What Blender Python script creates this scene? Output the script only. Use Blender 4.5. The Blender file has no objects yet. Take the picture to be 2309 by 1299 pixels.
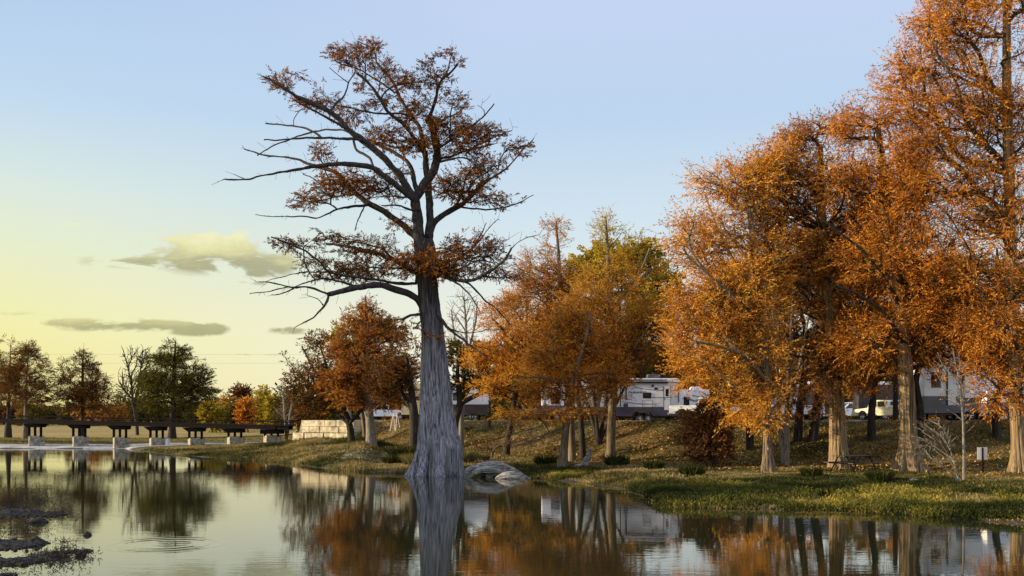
import bpy, bmesh, math, random
import numpy as np

SEED = 11
R = np.random.default_rng(SEED)
random.seed(SEED)
C = bpy.context.scene.collection
F = 2309.0            # focal length in photo pixels (design unit of the survey below)
CX, HY, EYE = 1154.5, 945.0, 3.5

# ------------------------------------------------------------------ noise
def _hash(ix, iy, iz, seed):
    h = (ix * 374761393 + iy * 668265263 + iz * 2147483647 + seed * 974711) & 0xffffffff
    h = ((h ^ (h >> 13)) * 1274126177) & 0xffffffff
    h = ((h ^ (h >> 16)) * 2246822519) & 0xffffffff
    return ((h ^ (h >> 15)) & 0xffff) / 65535.0

def vnoise(x, y, z=0.0, seed=0):
    x, y, z = np.broadcast_arrays(np.asarray(x, float), np.asarray(y, float), np.asarray(z, float))
    fx, fy, fz = np.floor(x), np.floor(y), np.floor(z)
    ix, iy, iz = fx.astype(np.int64), fy.astype(np.int64), fz.astype(np.int64)
    u, v, w = x - fx, y - fy, z - fz
    u = u * u * (3 - 2 * u); v = v * v * (3 - 2 * v); w = w * w * (3 - 2 * w)
    def g(a, b, c): return _hash(ix + a, iy + b, iz + c, seed)
    x00 = g(0,0,0) * (1-u) + g(1,0,0) * u
    x10 = g(0,1,0) * (1-u) + g(1,1,0) * u
    x01 = g(0,0,1) * (1-u) + g(1,0,1) * u
    x11 = g(0,1,1) * (1-u) + g(1,1,1) * u
    return (x00 * (1-v) + x10 * v) * (1-w) + (x01 * (1-v) + x11 * v) * w

def fbm(x, y, z=0.0, o=4, seed=0):
    s, a, t = 0.0, 1.0, 0.0
    for k in range(o):
        s = s + a * vnoise(np.asarray(x) * 2**k, np.asarray(y) * 2**k, np.asarray(z) * 2**k, seed + k)
        t += a; a *= 0.5
    return s / t

# ------------------------------------------------------------------ terrain survey
#        az(px)  shoreY toeY  toeZ crestY crestZ
TAB = np.array([
 [-9000, 30, 44, .70, 300, 1.9],
 [-760, 38, 50, .70, 300, 1.9],
 [-430, 120, 134, .60, 300, 1.9],
 [-200,  125, 136, .60, 300, 1.9],
 [0,     122, 134, .60, 300, 1.9],
 [280,   120, 132, .60, 300, 1.9],
 [360,   104, 128, .62, 300, 1.9],
 [500,    90, 122, .70, 300, 1.9],
 [640,    82, 114, .95, 300, 2.0],
 [668,    79, 107, 1.2, 300, 2.1],
 [680,    77, 106.6, 1.40, 108.4, 3.36],
 [760,    70, 104.4, 1.55, 106.2, 3.36],
 [818,    67, 102.6, 1.90, 104.6, 3.36],
 [850,    66.5, 98, 1.05, 109, 3.36],
 [940,    66, 90, .75, 103, 3.36],
 [1050,   65, 85, .65, 98, 3.36],
 [1200,   61, 80, .65, 92, 3.36],
 [1300,   57, 74, .65, 88, 3.36],
 [1400,   52, 70, .70, 83, 3.36],
 [1460,   46, 69, .70, 81, 3.36],
 [1490,   41.5, 68, .70, 80, 3.36],
 [1600,   40.2, 67, .70, 79, 3.37],
 [1800,   39.1, 65, .70, 76, 3.38],
 [2000,   37.9, 62, .70, 73, 3.38],
 [2200,   35.8, 60, .72, 71, 3.38],
 [2309,   34.1, 58, .75, 70, 3.38],
 [2600,   28, 54, .80, 66, 3.4],
 [6000,   22, 48, .80, 60, 3.4]])

def ground_h(px, Y):
    px = np.asarray(px, float); Y = np.asarray(Y, float)
    x = (px - CX) / F * Y
    sh, ty, tz, cy, cz = [np.interp(px, TAB[:, 0], TAB[:, k]) for k in range(1, 6)]
    sh = sh + (fbm(x * .35, Y * .08 + 3, 0, 3, 5) - .5) * np.where(px > 1250, 4.6, 3.4)
    s1 = np.clip((Y - sh) / (ty - sh), 0, 1)
    z = tz * s1 ** 0.75
    s2 = np.clip((Y - ty) / (cy - ty), 0, 1)
    z = z + (cz - tz) * (s2 * s2 * (3 - 2 * s2) * .6 + s2 * .4)
    bed = -np.clip((sh - Y) * .12, 0, 1.2)
    z = np.where(Y < sh, bed, z)
    lump = (fbm(x * .5, Y * .5, 0, 4, 9) - .5) * .35 * np.clip((Y - sh) / 4, 0, 1)
    lump = lump * np.where(Y > cy, .25, 1.0) * np.where(Y > 110, .5, 1)
    z = z + lump
    near = np.clip((13 - Y) / 8, 0, 1)                       # the near bank, under the photographer
    z = np.maximum(z, -1.2 + near * 3.0)
    far = np.clip((Y - 700) / 900, 0, 1)
    return z + far * 6

def W(px, py, Y):
    return np.array([(px - CX) * Y / F, Y, EYE - (py - HY) * Y / F])

def G(px, py, ymax=330):
    """where the sight line through this survey point meets the ground"""
    Y = np.arange(20, ymax, .1)
    zr = EYE - (py - HY) * Y / F
    h = ground_h(np.full_like(Y, px), Y)
    k = np.nonzero(np.maximum(h, 0) >= zr)[0]
    y = Y[k[0]] if len(k) else ymax
    return np.array([(px - CX) * y / F, y, float(ground_h(px, y))])

def gz(x, y): return float(ground_h(CX + F * x / y, y))

# ------------------------------------------------------------------ objects
def tag(o, label=None, cat=None, group=None, kind=None):
    if label: o['label'] = label
    if cat: o['category'] = cat
    if group: o['group'] = group
    if kind: o['kind'] = kind
    return o

def empty(name, loc=(0,0,0), rz=0, label=None, cat=None, group=None):
    o = bpy.data.objects.new(name, None); C.objects.link(o)
    o.location = loc; o.rotation_euler = (0,0,rz); o.empty_display_size = .3
    return tag(o, label, cat, group)

def link(name, me, mats, parent=None, world=False):
    o = bpy.data.objects.new(name, me); C.objects.link(o)
    for m in (mats if isinstance(mats, (list, tuple)) else [mats]): me.materials.append(m)
    if parent is not None:
        o.parent = parent
        if world: o.location = (-parent.location.x, -parent.location.y, -parent.location.z)
    return o

def npmesh(name, V, Q, smooth=False, attr=None, mat_index=None, tri=False):
    me = bpy.data.meshes.new(name)
    V = np.ascontiguousarray(V, np.float32); Q = np.ascontiguousarray(Q, np.int32)
    k = 3 if tri else 4
    me.vertices.add(len(V)); me.vertices.foreach_set('co', V.ravel())
    me.loops.add(Q.size); me.loops.foreach_set('vertex_index', Q.ravel())
    me.polygons.add(len(Q)); me.polygons.foreach_set('loop_start', np.arange(0, Q.size, k, dtype=np.int32))
    if smooth is True: me.polygons.foreach_set('use_smooth', np.ones(len(Q), bool))
    elif smooth is False: me.polygons.foreach_set('use_smooth', np.zeros(len(Q), bool))
    else: me.polygons.foreach_set('use_smooth', smooth)
    if mat_index is not None: me.polygons.foreach_set('material_index', mat_index.astype(np.int32))
    me.update(calc_edges=True)
    if attr:
        for nm, (typ, dom, data) in attr.items():
            a = me.attributes.new(nm, typ, dom)
            a.data.foreach_set('color' if typ == 'FLOAT_COLOR' else 'value', np.ascontiguousarray(data, np.float32).ravel())
    return me

def bmobj(name, bm, mats, parent=None, smooth=False, bevel=0):
    if bevel:
        bmesh.ops.bevel(bm, geom=[e for e in bm.edges if len(e.link_faces) == 2 and e.calc_face_angle(0) > .5], offset=bevel, segments=2, affect='EDGES', profile=.6)
    me = bpy.data.meshes.new(name); bm.to_mesh(me); bm.free()
    if smooth: me.polygons.foreach_set('use_smooth', np.ones(len(me.polygons), bool))
    return link(name, me, mats, parent)

def box(bm, x0, x1, y0, y1, z0, z1, M=None):
    vs = [bm.verts.new(p) for p in ((x0,y0,z0),(x1,y0,z0),(x1,y1,z0),(x0,y1,z0),(x0,y0,z1),(x1,y0,z1),(x1,y1,z1),(x0,y1,z1))]
    for f in ((3,2,1,0),(4,5,6,7),(0,1,5,4),(1,2,6,5),(2,3,7,6),(3,0,4,7)): bm.faces.new([vs[i] for i in f])
    if M is not None: bmesh.ops.transform(bm, matrix=M, verts=vs)
    return vs

def prism(bm, poly, y0, y1):
    a = [bm.verts.new((x, y0, z)) for x, z in poly]; b = [bm.verts.new((x, y1, z)) for x, z in poly]
    n = len(poly); bm.faces.new(a); bm.faces.new(b[::-1])
    for i in range(n): bm.faces.new((a[i], b[i], b[(i+1) % n], a[(i+1) % n]))
    bmesh.ops.recalc_face_normals(bm, faces=bm.faces[:])

def rod(bm, p, q, r, n=8, r2=None):
    p, q = np.array(p, float), np.array(q, float); d = q - p; L = np.linalg.norm(d); d /= L
    u = np.cross(d, (0,0,1) if abs(d[2]) < .9 else (1,0,0)); u /= np.linalg.norm(u); v = np.cross(d, u)
    r2 = r if r2 is None else r2
    A = [bm.verts.new(p + r*(math.cos(t)*u + math.sin(t)*v)) for t in np.linspace(0, 2*math.pi, n, endpoint=False)]
    B = [bm.verts.new(q + r2*(math.cos(t)*u + math.sin(t)*v)) for t in np.linspace(0, 2*math.pi, n, endpoint=False)]
    for i in range(n): bm.faces.new((A[i], A[(i+1) % n], B[(i+1) % n], B[i]))
    bm.faces.new(A[::-1]); bm.faces.new(B)

# ------------------------------------------------------------------ materials
def mat(name):
    m = bpy.data.materials.new(name); m.use_nodes = True
    nt = m.node_tree; nt.nodes.clear()
    out = nt.nodes.new('ShaderNodeOutputMaterial')
    return m, nt, out
def N(nt, t, **k):
    n = nt.nodes.new(t)
    for a, b in k.items():
        if a.startswith('i_'):
            key = a[2:]; key = int(key) if key.isdigit() else key
            n.inputs[key].default_value = b
        else: setattr(n, a, b)
    return n
def ramp(nt, stops, interp='LINEAR'):
    n = nt.nodes.new('ShaderNodeValToRGB'); cr = n.color_ramp; cr.interpolation = interp
    while len(cr.elements) < len(stops): cr.elements.new(.5)
    for e, (p, c) in zip(cr.elements, stops): e.position = p; e.color = (*c, 1)
    return n

def simple(name, col, rough=.6, metal=0, var=.12, scale=3.0, bump=0, coat=0, spec=.5):
    m, nt, out = mat(name); L = nt.links.new
    p = N(nt, 'ShaderNodeBsdfPrincipled'); p.inputs['Roughness'].default_value = rough; p.inputs['Metallic'].default_value = metal
    p.inputs['Coat Weight'].default_value = coat; p.inputs['Specular IOR Level'].default_value = spec
    tc = N(nt, 'ShaderNodeTexCoord'); no = N(nt, 'ShaderNodeTexNoise'); no.inputs['Scale'].default_value = scale; no.inputs['Detail'].default_value = 5
    L(tc.outputs['Object'], no.inputs['Vector'])
    lo = tuple(c * (1 - var * 1.6) for c in col); hi = tuple(min(1, c * (1 + var)) for c in col)
    r = ramp(nt, [(.3, lo), (.7, hi)]); L(no.outputs['Fac'], r.inputs['Fac']); L(r.outputs['Color'], p.inputs['Base Color'])
    if bump:
        b = N(nt, 'ShaderNodeBump'); b.inputs['Strength'].default_value = .8; b.inputs['Distance'].default_value = bump
        L(no.outputs['Fac'], b.inputs['Height']); L(b.outputs['Normal'], p.inputs['Normal'])
    L(p.outputs[0], out.inputs[0]); return m

def leaf_mat(name, stops, trans=.35, noise=.25, sc=.55):
    """colour from each leaf's own tint, drifting slowly through the crown"""
    m, nt, out = mat(name); L = nt.links.new
    at = N(nt, 'ShaderNodeAttribute', attribute_name='tint'); tc = N(nt, 'ShaderNodeTexCoord')
    no = N(nt, 'ShaderNodeTexNoise'); no.inputs['Scale'].default_value = sc; no.inputs['Detail'].default_value = 3
    L(tc.outputs['Object'], no.inputs['Vector'])
    ma = N(nt, 'ShaderNodeMath', operation='MULTIPLY_ADD'); L(no.outputs['Fac'], ma.inputs[0]); ma.inputs[1].default_value = noise * 2; 
    sb = N(nt, 'ShaderNodeMath', operation='SUBTRACT'); L(at.outputs['Fac'], sb.inputs[0]); sb.inputs[1].default_value = noise
    L(sb.outputs[0], ma.inputs[2])
    r = ramp(nt, stops); L(ma.outputs[0], r.inputs['Fac'])
    d = N(nt, 'ShaderNodeBsdfDiffuse'); t = N(nt, 'ShaderNodeBsdfTranslucent'); mx = N(nt, 'ShaderNodeMixShader'); mx.inputs[0].default_value = trans
    L(r.outputs[0], d.inputs[0]); L(r.outputs[0], t.inputs[0]); L(d.outputs[0], mx.inputs[1]); L(t.outputs[0], mx.inputs[2])
    L(mx.outputs[0], out.inputs[0]); return m

def bark_mat(name, dark, light, zs=1.2, xs=14, bump=.03, extra=None):
    m, nt, out = mat(name); L = nt.links.new
    p = N(nt, 'ShaderNodeBsdfPrincipled'); p.inputs['Roughness'].default_value = .9; p.inputs['Specular IOR Level'].default_value = .2
    tc = N(nt, 'ShaderNodeTexCoord'); mp = N(nt, 'ShaderNodeMapping'); mp.inputs['Scale'].default_value = (xs, xs, zs)
    L(tc.outputs['Object'], mp.inputs[0])
    no = N(nt, 'ShaderNodeTexNoise'); no.inputs['Scale'].default_value = 1; no.inputs['Detail'].default_value = 6; no.inputs['Distortion'].default_value = .6
    L(mp.outputs[0], no.inputs['Vector'])
    r = ramp(nt, [(.32, dark), (.5, tuple((a+b)/2 for a, b in zip(dark, light))), (.68, light)]); L(no.outputs['Fac'], r.inputs[0])
    src = r.outputs[0]
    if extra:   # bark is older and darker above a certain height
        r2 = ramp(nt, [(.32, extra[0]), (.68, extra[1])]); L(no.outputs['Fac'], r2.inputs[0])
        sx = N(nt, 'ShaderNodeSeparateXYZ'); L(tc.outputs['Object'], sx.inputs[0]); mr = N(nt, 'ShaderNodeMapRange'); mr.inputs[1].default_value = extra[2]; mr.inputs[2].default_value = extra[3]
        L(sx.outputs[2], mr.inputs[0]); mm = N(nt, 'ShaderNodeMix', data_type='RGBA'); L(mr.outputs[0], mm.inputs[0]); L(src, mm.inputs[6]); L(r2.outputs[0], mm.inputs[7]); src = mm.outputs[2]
    fa = N(nt, 'ShaderNodeAttribute', attribute_name='furrow'); fm = N(nt, 'ShaderNodeMix', data_type='RGBA'); L(fa.outputs['Fac'], fm.inputs[0]); L(src, fm.inputs[6])
    fm.inputs[7].default_value = (dark[0] * .45, dark[1] * .42, dark[2] * .42, 1); src = fm.outputs[2]
    L(src, p.inputs['Base Color'])
    b = N(nt, 'ShaderNodeBump'); b.inputs['Strength'].default_value = 1; b.inputs['Distance'].default_value = bump
    L(no.outputs['Fac'], b.inputs['Height']); L(b.outputs[0], p.inputs['Normal'])
    L(p.outputs[0], out.inputs[0]); return m

M = {}
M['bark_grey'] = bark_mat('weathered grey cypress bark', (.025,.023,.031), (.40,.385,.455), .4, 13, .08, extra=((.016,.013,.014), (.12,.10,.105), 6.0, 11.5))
M['bark_limb'] = bark_mat('dark cypress limb bark', (.012,.010,.010), (.062,.052,.052), 3, 10, .02)
M['bark_brown'] = bark_mat('brown cypress bark', (.05,.035,.025), (.24,.185,.13), 1.0, 14, .03)
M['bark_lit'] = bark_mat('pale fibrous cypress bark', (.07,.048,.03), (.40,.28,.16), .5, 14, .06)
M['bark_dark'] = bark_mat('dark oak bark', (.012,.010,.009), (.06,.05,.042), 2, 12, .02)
M['bark_pale'] = bark_mat('pale grey smooth bark', (.10,.09,.08), (.27,.24,.21), 3, 12, .01)
M['wood_dead'] = bark_mat('bleached driftwood', (.05,.045,.045), (.48,.45,.43), 16, 3, .05)
rust = [(0,(.07,.026,.010)), (.3,(.24,.085,.018)), (.55,(.54,.21,.032)), (.78,(.70,.32,.050)), (1,(.72,.44,.09))]
rustgold = [(0,(.12,.045,.014)), (.28,(.36,.14,.024)), (.55,(.66,.29,.040)), (.8,(.75,.42,.065)), (1,(.72,.52,.12))]
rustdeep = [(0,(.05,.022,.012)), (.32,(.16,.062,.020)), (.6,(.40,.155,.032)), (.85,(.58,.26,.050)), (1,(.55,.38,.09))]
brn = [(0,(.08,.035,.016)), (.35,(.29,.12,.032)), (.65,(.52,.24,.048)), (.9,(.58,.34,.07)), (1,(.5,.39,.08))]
M['leaf_rust'] = leaf_mat('rust orange cypress needles', rust, .28, .42, .55)
M['leaf_rustgold'] = leaf_mat('golden orange cypress needles', rustgold, .28, .42, .55)
M['leaf_rustdeep'] = leaf_mat('deep russet cypress needles', rustdeep, .28, .45, .55)
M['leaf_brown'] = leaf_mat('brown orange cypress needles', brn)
M['leaf_main'] = leaf_mat('dull rust needles', [(0,(0.0426,0.0171,0.00853)), (.35,(0.128,0.048,0.0149)), (.7,(0.32,0.123,0.0256)), (1,(0.49,0.213,0.0426))], .3)
M['leaf_gold'] = leaf_mat('golden green leaves', [(0,(0.12,0.084,0.018)), (.4,(0.288,0.204,0.024)), (.7,(0.504,0.372,0.036)), (1,(0.624,0.504,0.06))])
M['leaf_mix'] = leaf_mat('orange leaves turning golden olive', [(0,(.16,.06,.016)), (.35,(.42,.17,.03)), (.6,(.52,.28,.04)), (.85,(.42,.34,.05)), (1,(.34,.32,.06))])
M['leaf_olive'] = leaf_mat('dark olive leaves', [(0,(0.026,0.026,0.0104)), (.4,(0.065,0.0585,0.0156)), (.8,(0.143,0.117,0.0234)), (1,(0.208,0.143,0.026))])
M['leaf_umber'] = leaf_mat('sparse umber leaves', [(0,(0.0405,0.0189,0.0108)), (.5,(0.121,0.054,0.0189)), (.8,(0.23,0.108,0.027)), (1,(0.27,0.176,0.0405))])
M['leaf_wine'] = leaf_mat('wine brown shrub leaves', [(0,(.09,.042,.024)), (.5,(.22,.10,.045)), (.8,(.36,.17,.06)), (1,(.45,.25,.08))])
M['grass'] = leaf_mat('mixed bank grass', [(0,(0.0173,0.0247,0.00986)), (.35,(0.0419,0.0493,0.0173)), (.6,(0.0926,0.0838,0.0271)), (.82,(0.197,0.148,0.0493)), (1,(0.37,0.284,0.136))], .25, .28, .45)
M['weed'] = leaf_mat('waterside weeds', [(0,(0.014,0.018,0.008)), (.42,(0.036,0.044,0.014)), (.68,(0.0848,0.088,0.022)), (.86,(0.2,0.17,0.035)), (1,(0.36,0.29,0.06))], .25, .3, .45)
M['straw'] = leaf_mat('straw coloured tall grass', [(0,(.09,.08,.03)), (.5,(.20,.17,.06)), (1,(.36,.30,.15))], .3, .1, .5)
M['litter'] = leaf_mat('dry fallen leaves', [(0,(0.075,0.035,0.015)), (.4,(0.213,0.106,0.0312)), (.7,(0.4,0.237,0.0625)), (1,(0.575,0.425,0.175))], .15, .15, .6)
# ------------------------------------------------------------------ trees
def unit(v): return v / np.maximum(np.linalg.norm(v, axis=-1, keepdims=True), 1e-9)

def rings(P, T, r, k):
    ref = np.where(np.abs(T[:, 1:2]) > .93, np.array([[1., 0, .2]]), np.array([[0., 1, .07]]))
    u = unit(np.cross(T, ref)); v = np.cross(T, u)
    a = np.linspace(0, 2*np.pi, k, endpoint=False)
    return P[:, None] + r[:, None, None] * (np.cos(a)[None, :, None] * u[:, None] + np.sin(a)[None, :, None] * v[:, None])

def tubes(A, B, TA, TB, ra, rb, k):
    n = len(A)
    V = np.concatenate([rings(A, TA, ra, k), rings(B, TB, rb, k)], 1).reshape(-1, 3)
    i = np.arange(k); q = np.stack([i, (i+1) % k, (i+1) % k + k, i + k], 1)
    Q = (q[None] + (np.arange(n) * 2 * k)[:, None, None]).reshape(-1, 4)
    return V, Q

def merge(parts):
    Vs, Qs, o = [], [], 0
    for V, Q in parts:
        Vs.append(V); Qs.append(Q + o); o += len(V)
    return np.concatenate(Vs), np.concatenate(Qs)

def wood(P, par, r, main, idx, rsplit=(.12, .035)):
    """tubes for the branch segments idx (child index), thick ones rounder"""
    d = np.zeros_like(P); ok = par >= 0
    d[ok] = unit(P[ok] - P[par[ok]])
    T = d.copy()
    mc = main >= 0
    T[mc] = unit(d[mc] + d[main[mc]]); T[~ok] = np.where(mc[~ok, None], d[np.maximum(main[~ok], 0)], T[~ok])
    out = []
    for lo, hi, k in ((rsplit[0], 99, 12), (rsplit[1], rsplit[0], 6), (0, rsplit[1], 3)):
        s = idx[(r[idx] >= lo) & (r[idx] < hi)]
        if not len(s): continue
        p = par[s]; ismain = main[p] == s
        TA = np.where(ismain[:, None], T[p], d[s])
        ra = np.where(ismain, r[p], np.minimum(r[p], r[s] * 1.25))
        out.append(tubes(P[p], P[s], TA, T[s], ra, r[s], k))
    return merge(out) if out else (np.zeros((0,3)), np.zeros((0,4), int))

def grow(sP, spar, sok, att, bf=.35, back=.5):
    """joins every attractor to the growing tree by the cheapest route (distance + way back to the root)"""
    S, n = len(sP), len(att)
    P = np.concatenate([sP, att]); par = np.concatenate([spar, np.full(n, -1)])
    pl = np.zeros(S + n); d = np.zeros_like(P)
    for i in range(S):
        if spar[i] >= 0:
            L = sP[i] - sP[spar[i]]; l = np.linalg.norm(L); pl[i] = pl[spar[i]] + l * .8; d[i] = L / max(l, 1e-6)
        else: d[i] = (0, 0, 1)
    best = np.full(n, 1e9); bp = np.zeros(n, int)
    def relax(i):
        v = att - P[i]; l = np.sqrt((v * v).sum(1)) + 1e-6
        c = (v @ d[i]) / l
        cost = l * (1 + back * (1 - c)) + bf * (pl[i] + l)
        m = cost < best; best[m] = cost[m]; bp[m] = i
    for i in range(S):
        if sok[i]: relax(i)
    done = np.zeros(n, bool)
    for _ in range(n):
        j = int(np.argmin(np.where(done, 1e9, best)))
        done[j] = True; i = bp[j]; g = S + j
        par[g] = i; v = P[g] - P[i]; l = np.linalg.norm(v) + 1e-6; pl[g] = pl[i] + l; d[g] = v / l
        keep = best.copy(); relax(g); best[done] = keep[done]
    return P, par, pl

def shoots(P, D, per, kites, L, kl, kw, droop, spread, rng, flat=.5):
    n = len(P)
    D1 = np.repeat(unit(D), per, 0); P1 = np.repeat(P, per, 0)
    j = rng.normal(size=D1.shape) * spread; j[:, 2] *= flat
    A = unit(D1 + j); A[:, 2] -= droop * .4; A = unit(A)
    Ls = L * rng.uniform(.55, 1.3, len(A))
    P1 = P1 + rng.normal(size=P1.shape) * L * .25 * np.array([1, 1, .5])
    tint = rng.uniform(0, 1, len(A))
    side = unit(np.cross(A, unit(np.array([0, 0, 1.]) + rng.normal(size=A.shape) * .35)))
    A2 = np.repeat(A, kites, 0); S2 = np.repeat(side, kites, 0); P2 = np.repeat(P1, kites, 0); L2 = np.repeat(Ls, kites); T2 = np.repeat(tint, kites)
    m = len(A2); t = np.tile((np.arange(kites) + .5) / kites, len(A)) + rng.uniform(-.1, .1, m)
    sg = np.where(np.tile(np.arange(kites) % 2, len(A)) > 0, 1., -1.)
    base = P2 + A2 * (L2 * t)[:, None]
    kd = A2 * .75 + S2 * (sg * .75 * (1.15 - t))[:, None] + rng.normal(size=A2.shape) * .2
    kd[:, 2] -= droop; kd = unit(kd)
    l = kl * rng.uniform(.6, 1.35, m); w = kw * rng.uniform(.7, 1.3, m)
    wd = unit(np.cross(kd, rng.normal(size=kd.shape)))
    tip = base + kd * l[:, None]; mid = base + kd * (l * .45)[:, None]
    V = np.stack([base, mid + wd * (w * .5)[:, None], tip, mid - wd * (w * .5)[:, None]], 1).reshape(-1, 3)
    Q = np.arange(m * 4).reshape(-1, 4)
    ti = np.clip(T2 * .6 + rng.uniform(0, .4, m), 0, 1)
    return V, Q, ti

def fluted(path, width, nth=96, nz=260, ridges=22, amp=.05, lobes=8, lobe=.16, flare=1.2, seed=3, twist=.25, sq=1.0, toe=0.):
    """a trunk with fibrous furrowed bark and buttressed foot; path = list of points, width = radii"""
    path = np.array(path, float); width = np.array(width, float)
    s = np.r_[0, np.cumsum(np.linalg.norm(np.diff(path, axis=0), axis=1))]
    t = np.linspace(0, 1, nz) ** 1.25 * s[-1]
    ctr = np.stack([np.interp(t, s, path[:, k]) for k in range(3)], 1); r = np.interp(t, s, width)
    for _ in range(12):
        r[1:-1] = (r[:-2] + r[1:-1]*2 + r[2:]) / 4
        ctr[1:-1] = (ctr[:-2] + ctr[1:-1]*2 + ctr[2:]) / 4
    th = np.linspace(0, 2*np.pi, nth, endpoint=False)
    TT, ZZ = np.meshgrid(th, t)
    a = TT + twist * ZZ * .12 + .25 * (fbm(ZZ * .35, TT * 0 + 3, 0, 2, seed) - .5)
    def per(freq, zf, sd, o=3):
        return fbm(np.cos(a) * freq / 6.28 * 2 + 20, np.sin(a) * freq / 6.28 * 2 + 20, ZZ * zf, o, sd)
    rid = per(ridges, .34, seed + 1)
    rid = 1 - np.abs(rid * 2 - 1) * 2.2
    fine = 1 - np.abs(per(ridges * 2.6, .7, seed + 2) * 2 - 1) * 2
    fl = np.exp(-ZZ / flare)
    lb = np.cos(a * lobes + 2.2 * fbm(np.cos(a) + 5, np.sin(a) + 5, 0, 2, seed + 7) * 3)
    lb2 = np.cos(a * (lobes * 2 + 1) + 1.3)
    rr = r[:, None] * (1 + (lobe * lb + lobe * .4 * lb2) * (fl * .9 + .12)) + amp * rid * (1 + fl * 1.2) + amp * .45 * fine + toe * np.exp(-ZZ / .32) * np.clip(lb * .8 + lb2 * .35, -.3, 1.2)
    X = ctr[:, 0][:, None] + rr * np.cos(TT); Y = ctr[:, 1][:, None] + rr * np.sin(TT) * sq; Z = ctr[:, 2][:, None] + 0 * TT
    V = np.stack([X, Y, Z], -1).reshape(-1, 3)
    i = np.arange(nth); q = np.stack([i, (i+1) % nth, (i+1) % nth + nth, i + nth], 1)
    Q = (q[None] + (np.arange(nz - 1) * nth)[:, None, None]).reshape(-1, 4)
    return V, Q, np.clip(.38 - rid * .62 - fine * .16, 0, .92).ravel()

def sample_blobs(blobs, Y, n, rng, gap=.42, gs=.55, tier=1.6, shell=2.3):
    """points through the crown volume; blobs = (px, py, rx, ry, depth offset m, depth radius m or None)"""
    cs, rs, ws = [], [], []
    for b in blobs:
        px, py, rx, ry = b[:4]; dz = b[4] if len(b) > 4 else 0; w = b[6] if len(b) > 6 else 1
        rd = b[5] if len(b) > 5 and b[5] else rx * Y / F * .95
        cs.append(W(px, py, Y + dz)); rs.append((rx * Y / F, rd, ry * Y / F)); ws.append(w * (rs[-1][0] * rs[-1][2]) ** .9 * rd ** .6)
    ws = np.array(ws) / sum(ws); cs = np.array(cs); rs = np.array(rs)
    out = []; c = 0
    while c < n:
        k = rng.choice(len(cs), n * 3, p=ws)
        u = unit(rng.normal(size=(len(k), 3))) * (rng.uniform(0, 1, len(k)) ** (1 / shell) * np.where(rng.uniform(size=len(k)) < .14, rng.uniform(1, 1.38, len(k)), 1))[:, None]
        p = cs[k] + u * rs[k]
        g = fbm(p[:, 0] * gs, p[:, 1] * gs, p[:, 2] * gs * tier, 2, 31)
        p = p[g > gap]
        out.append(p); c += len(p)
    return np.concatenate(out)[:n]

def polyline(pts, step=9.):
    pts = np.array(pts, float); s = np.r_[0, np.cumsum(np.hypot(*np.diff(pts[:, :2], axis=0).T))]
    m = max(2, int(s[-1] / step) + 1); t = np.linspace(0, s[-1], m)
    out = np.stack([np.interp(t, s, pts[:, k]) for k in range(pts.shape[1])], 1)
    q = out.copy()
    for _ in range(2): q[1:-1] = (q[:-2] + 2 * q[1:-1] + q[2:]) / 4
    return q

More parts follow.
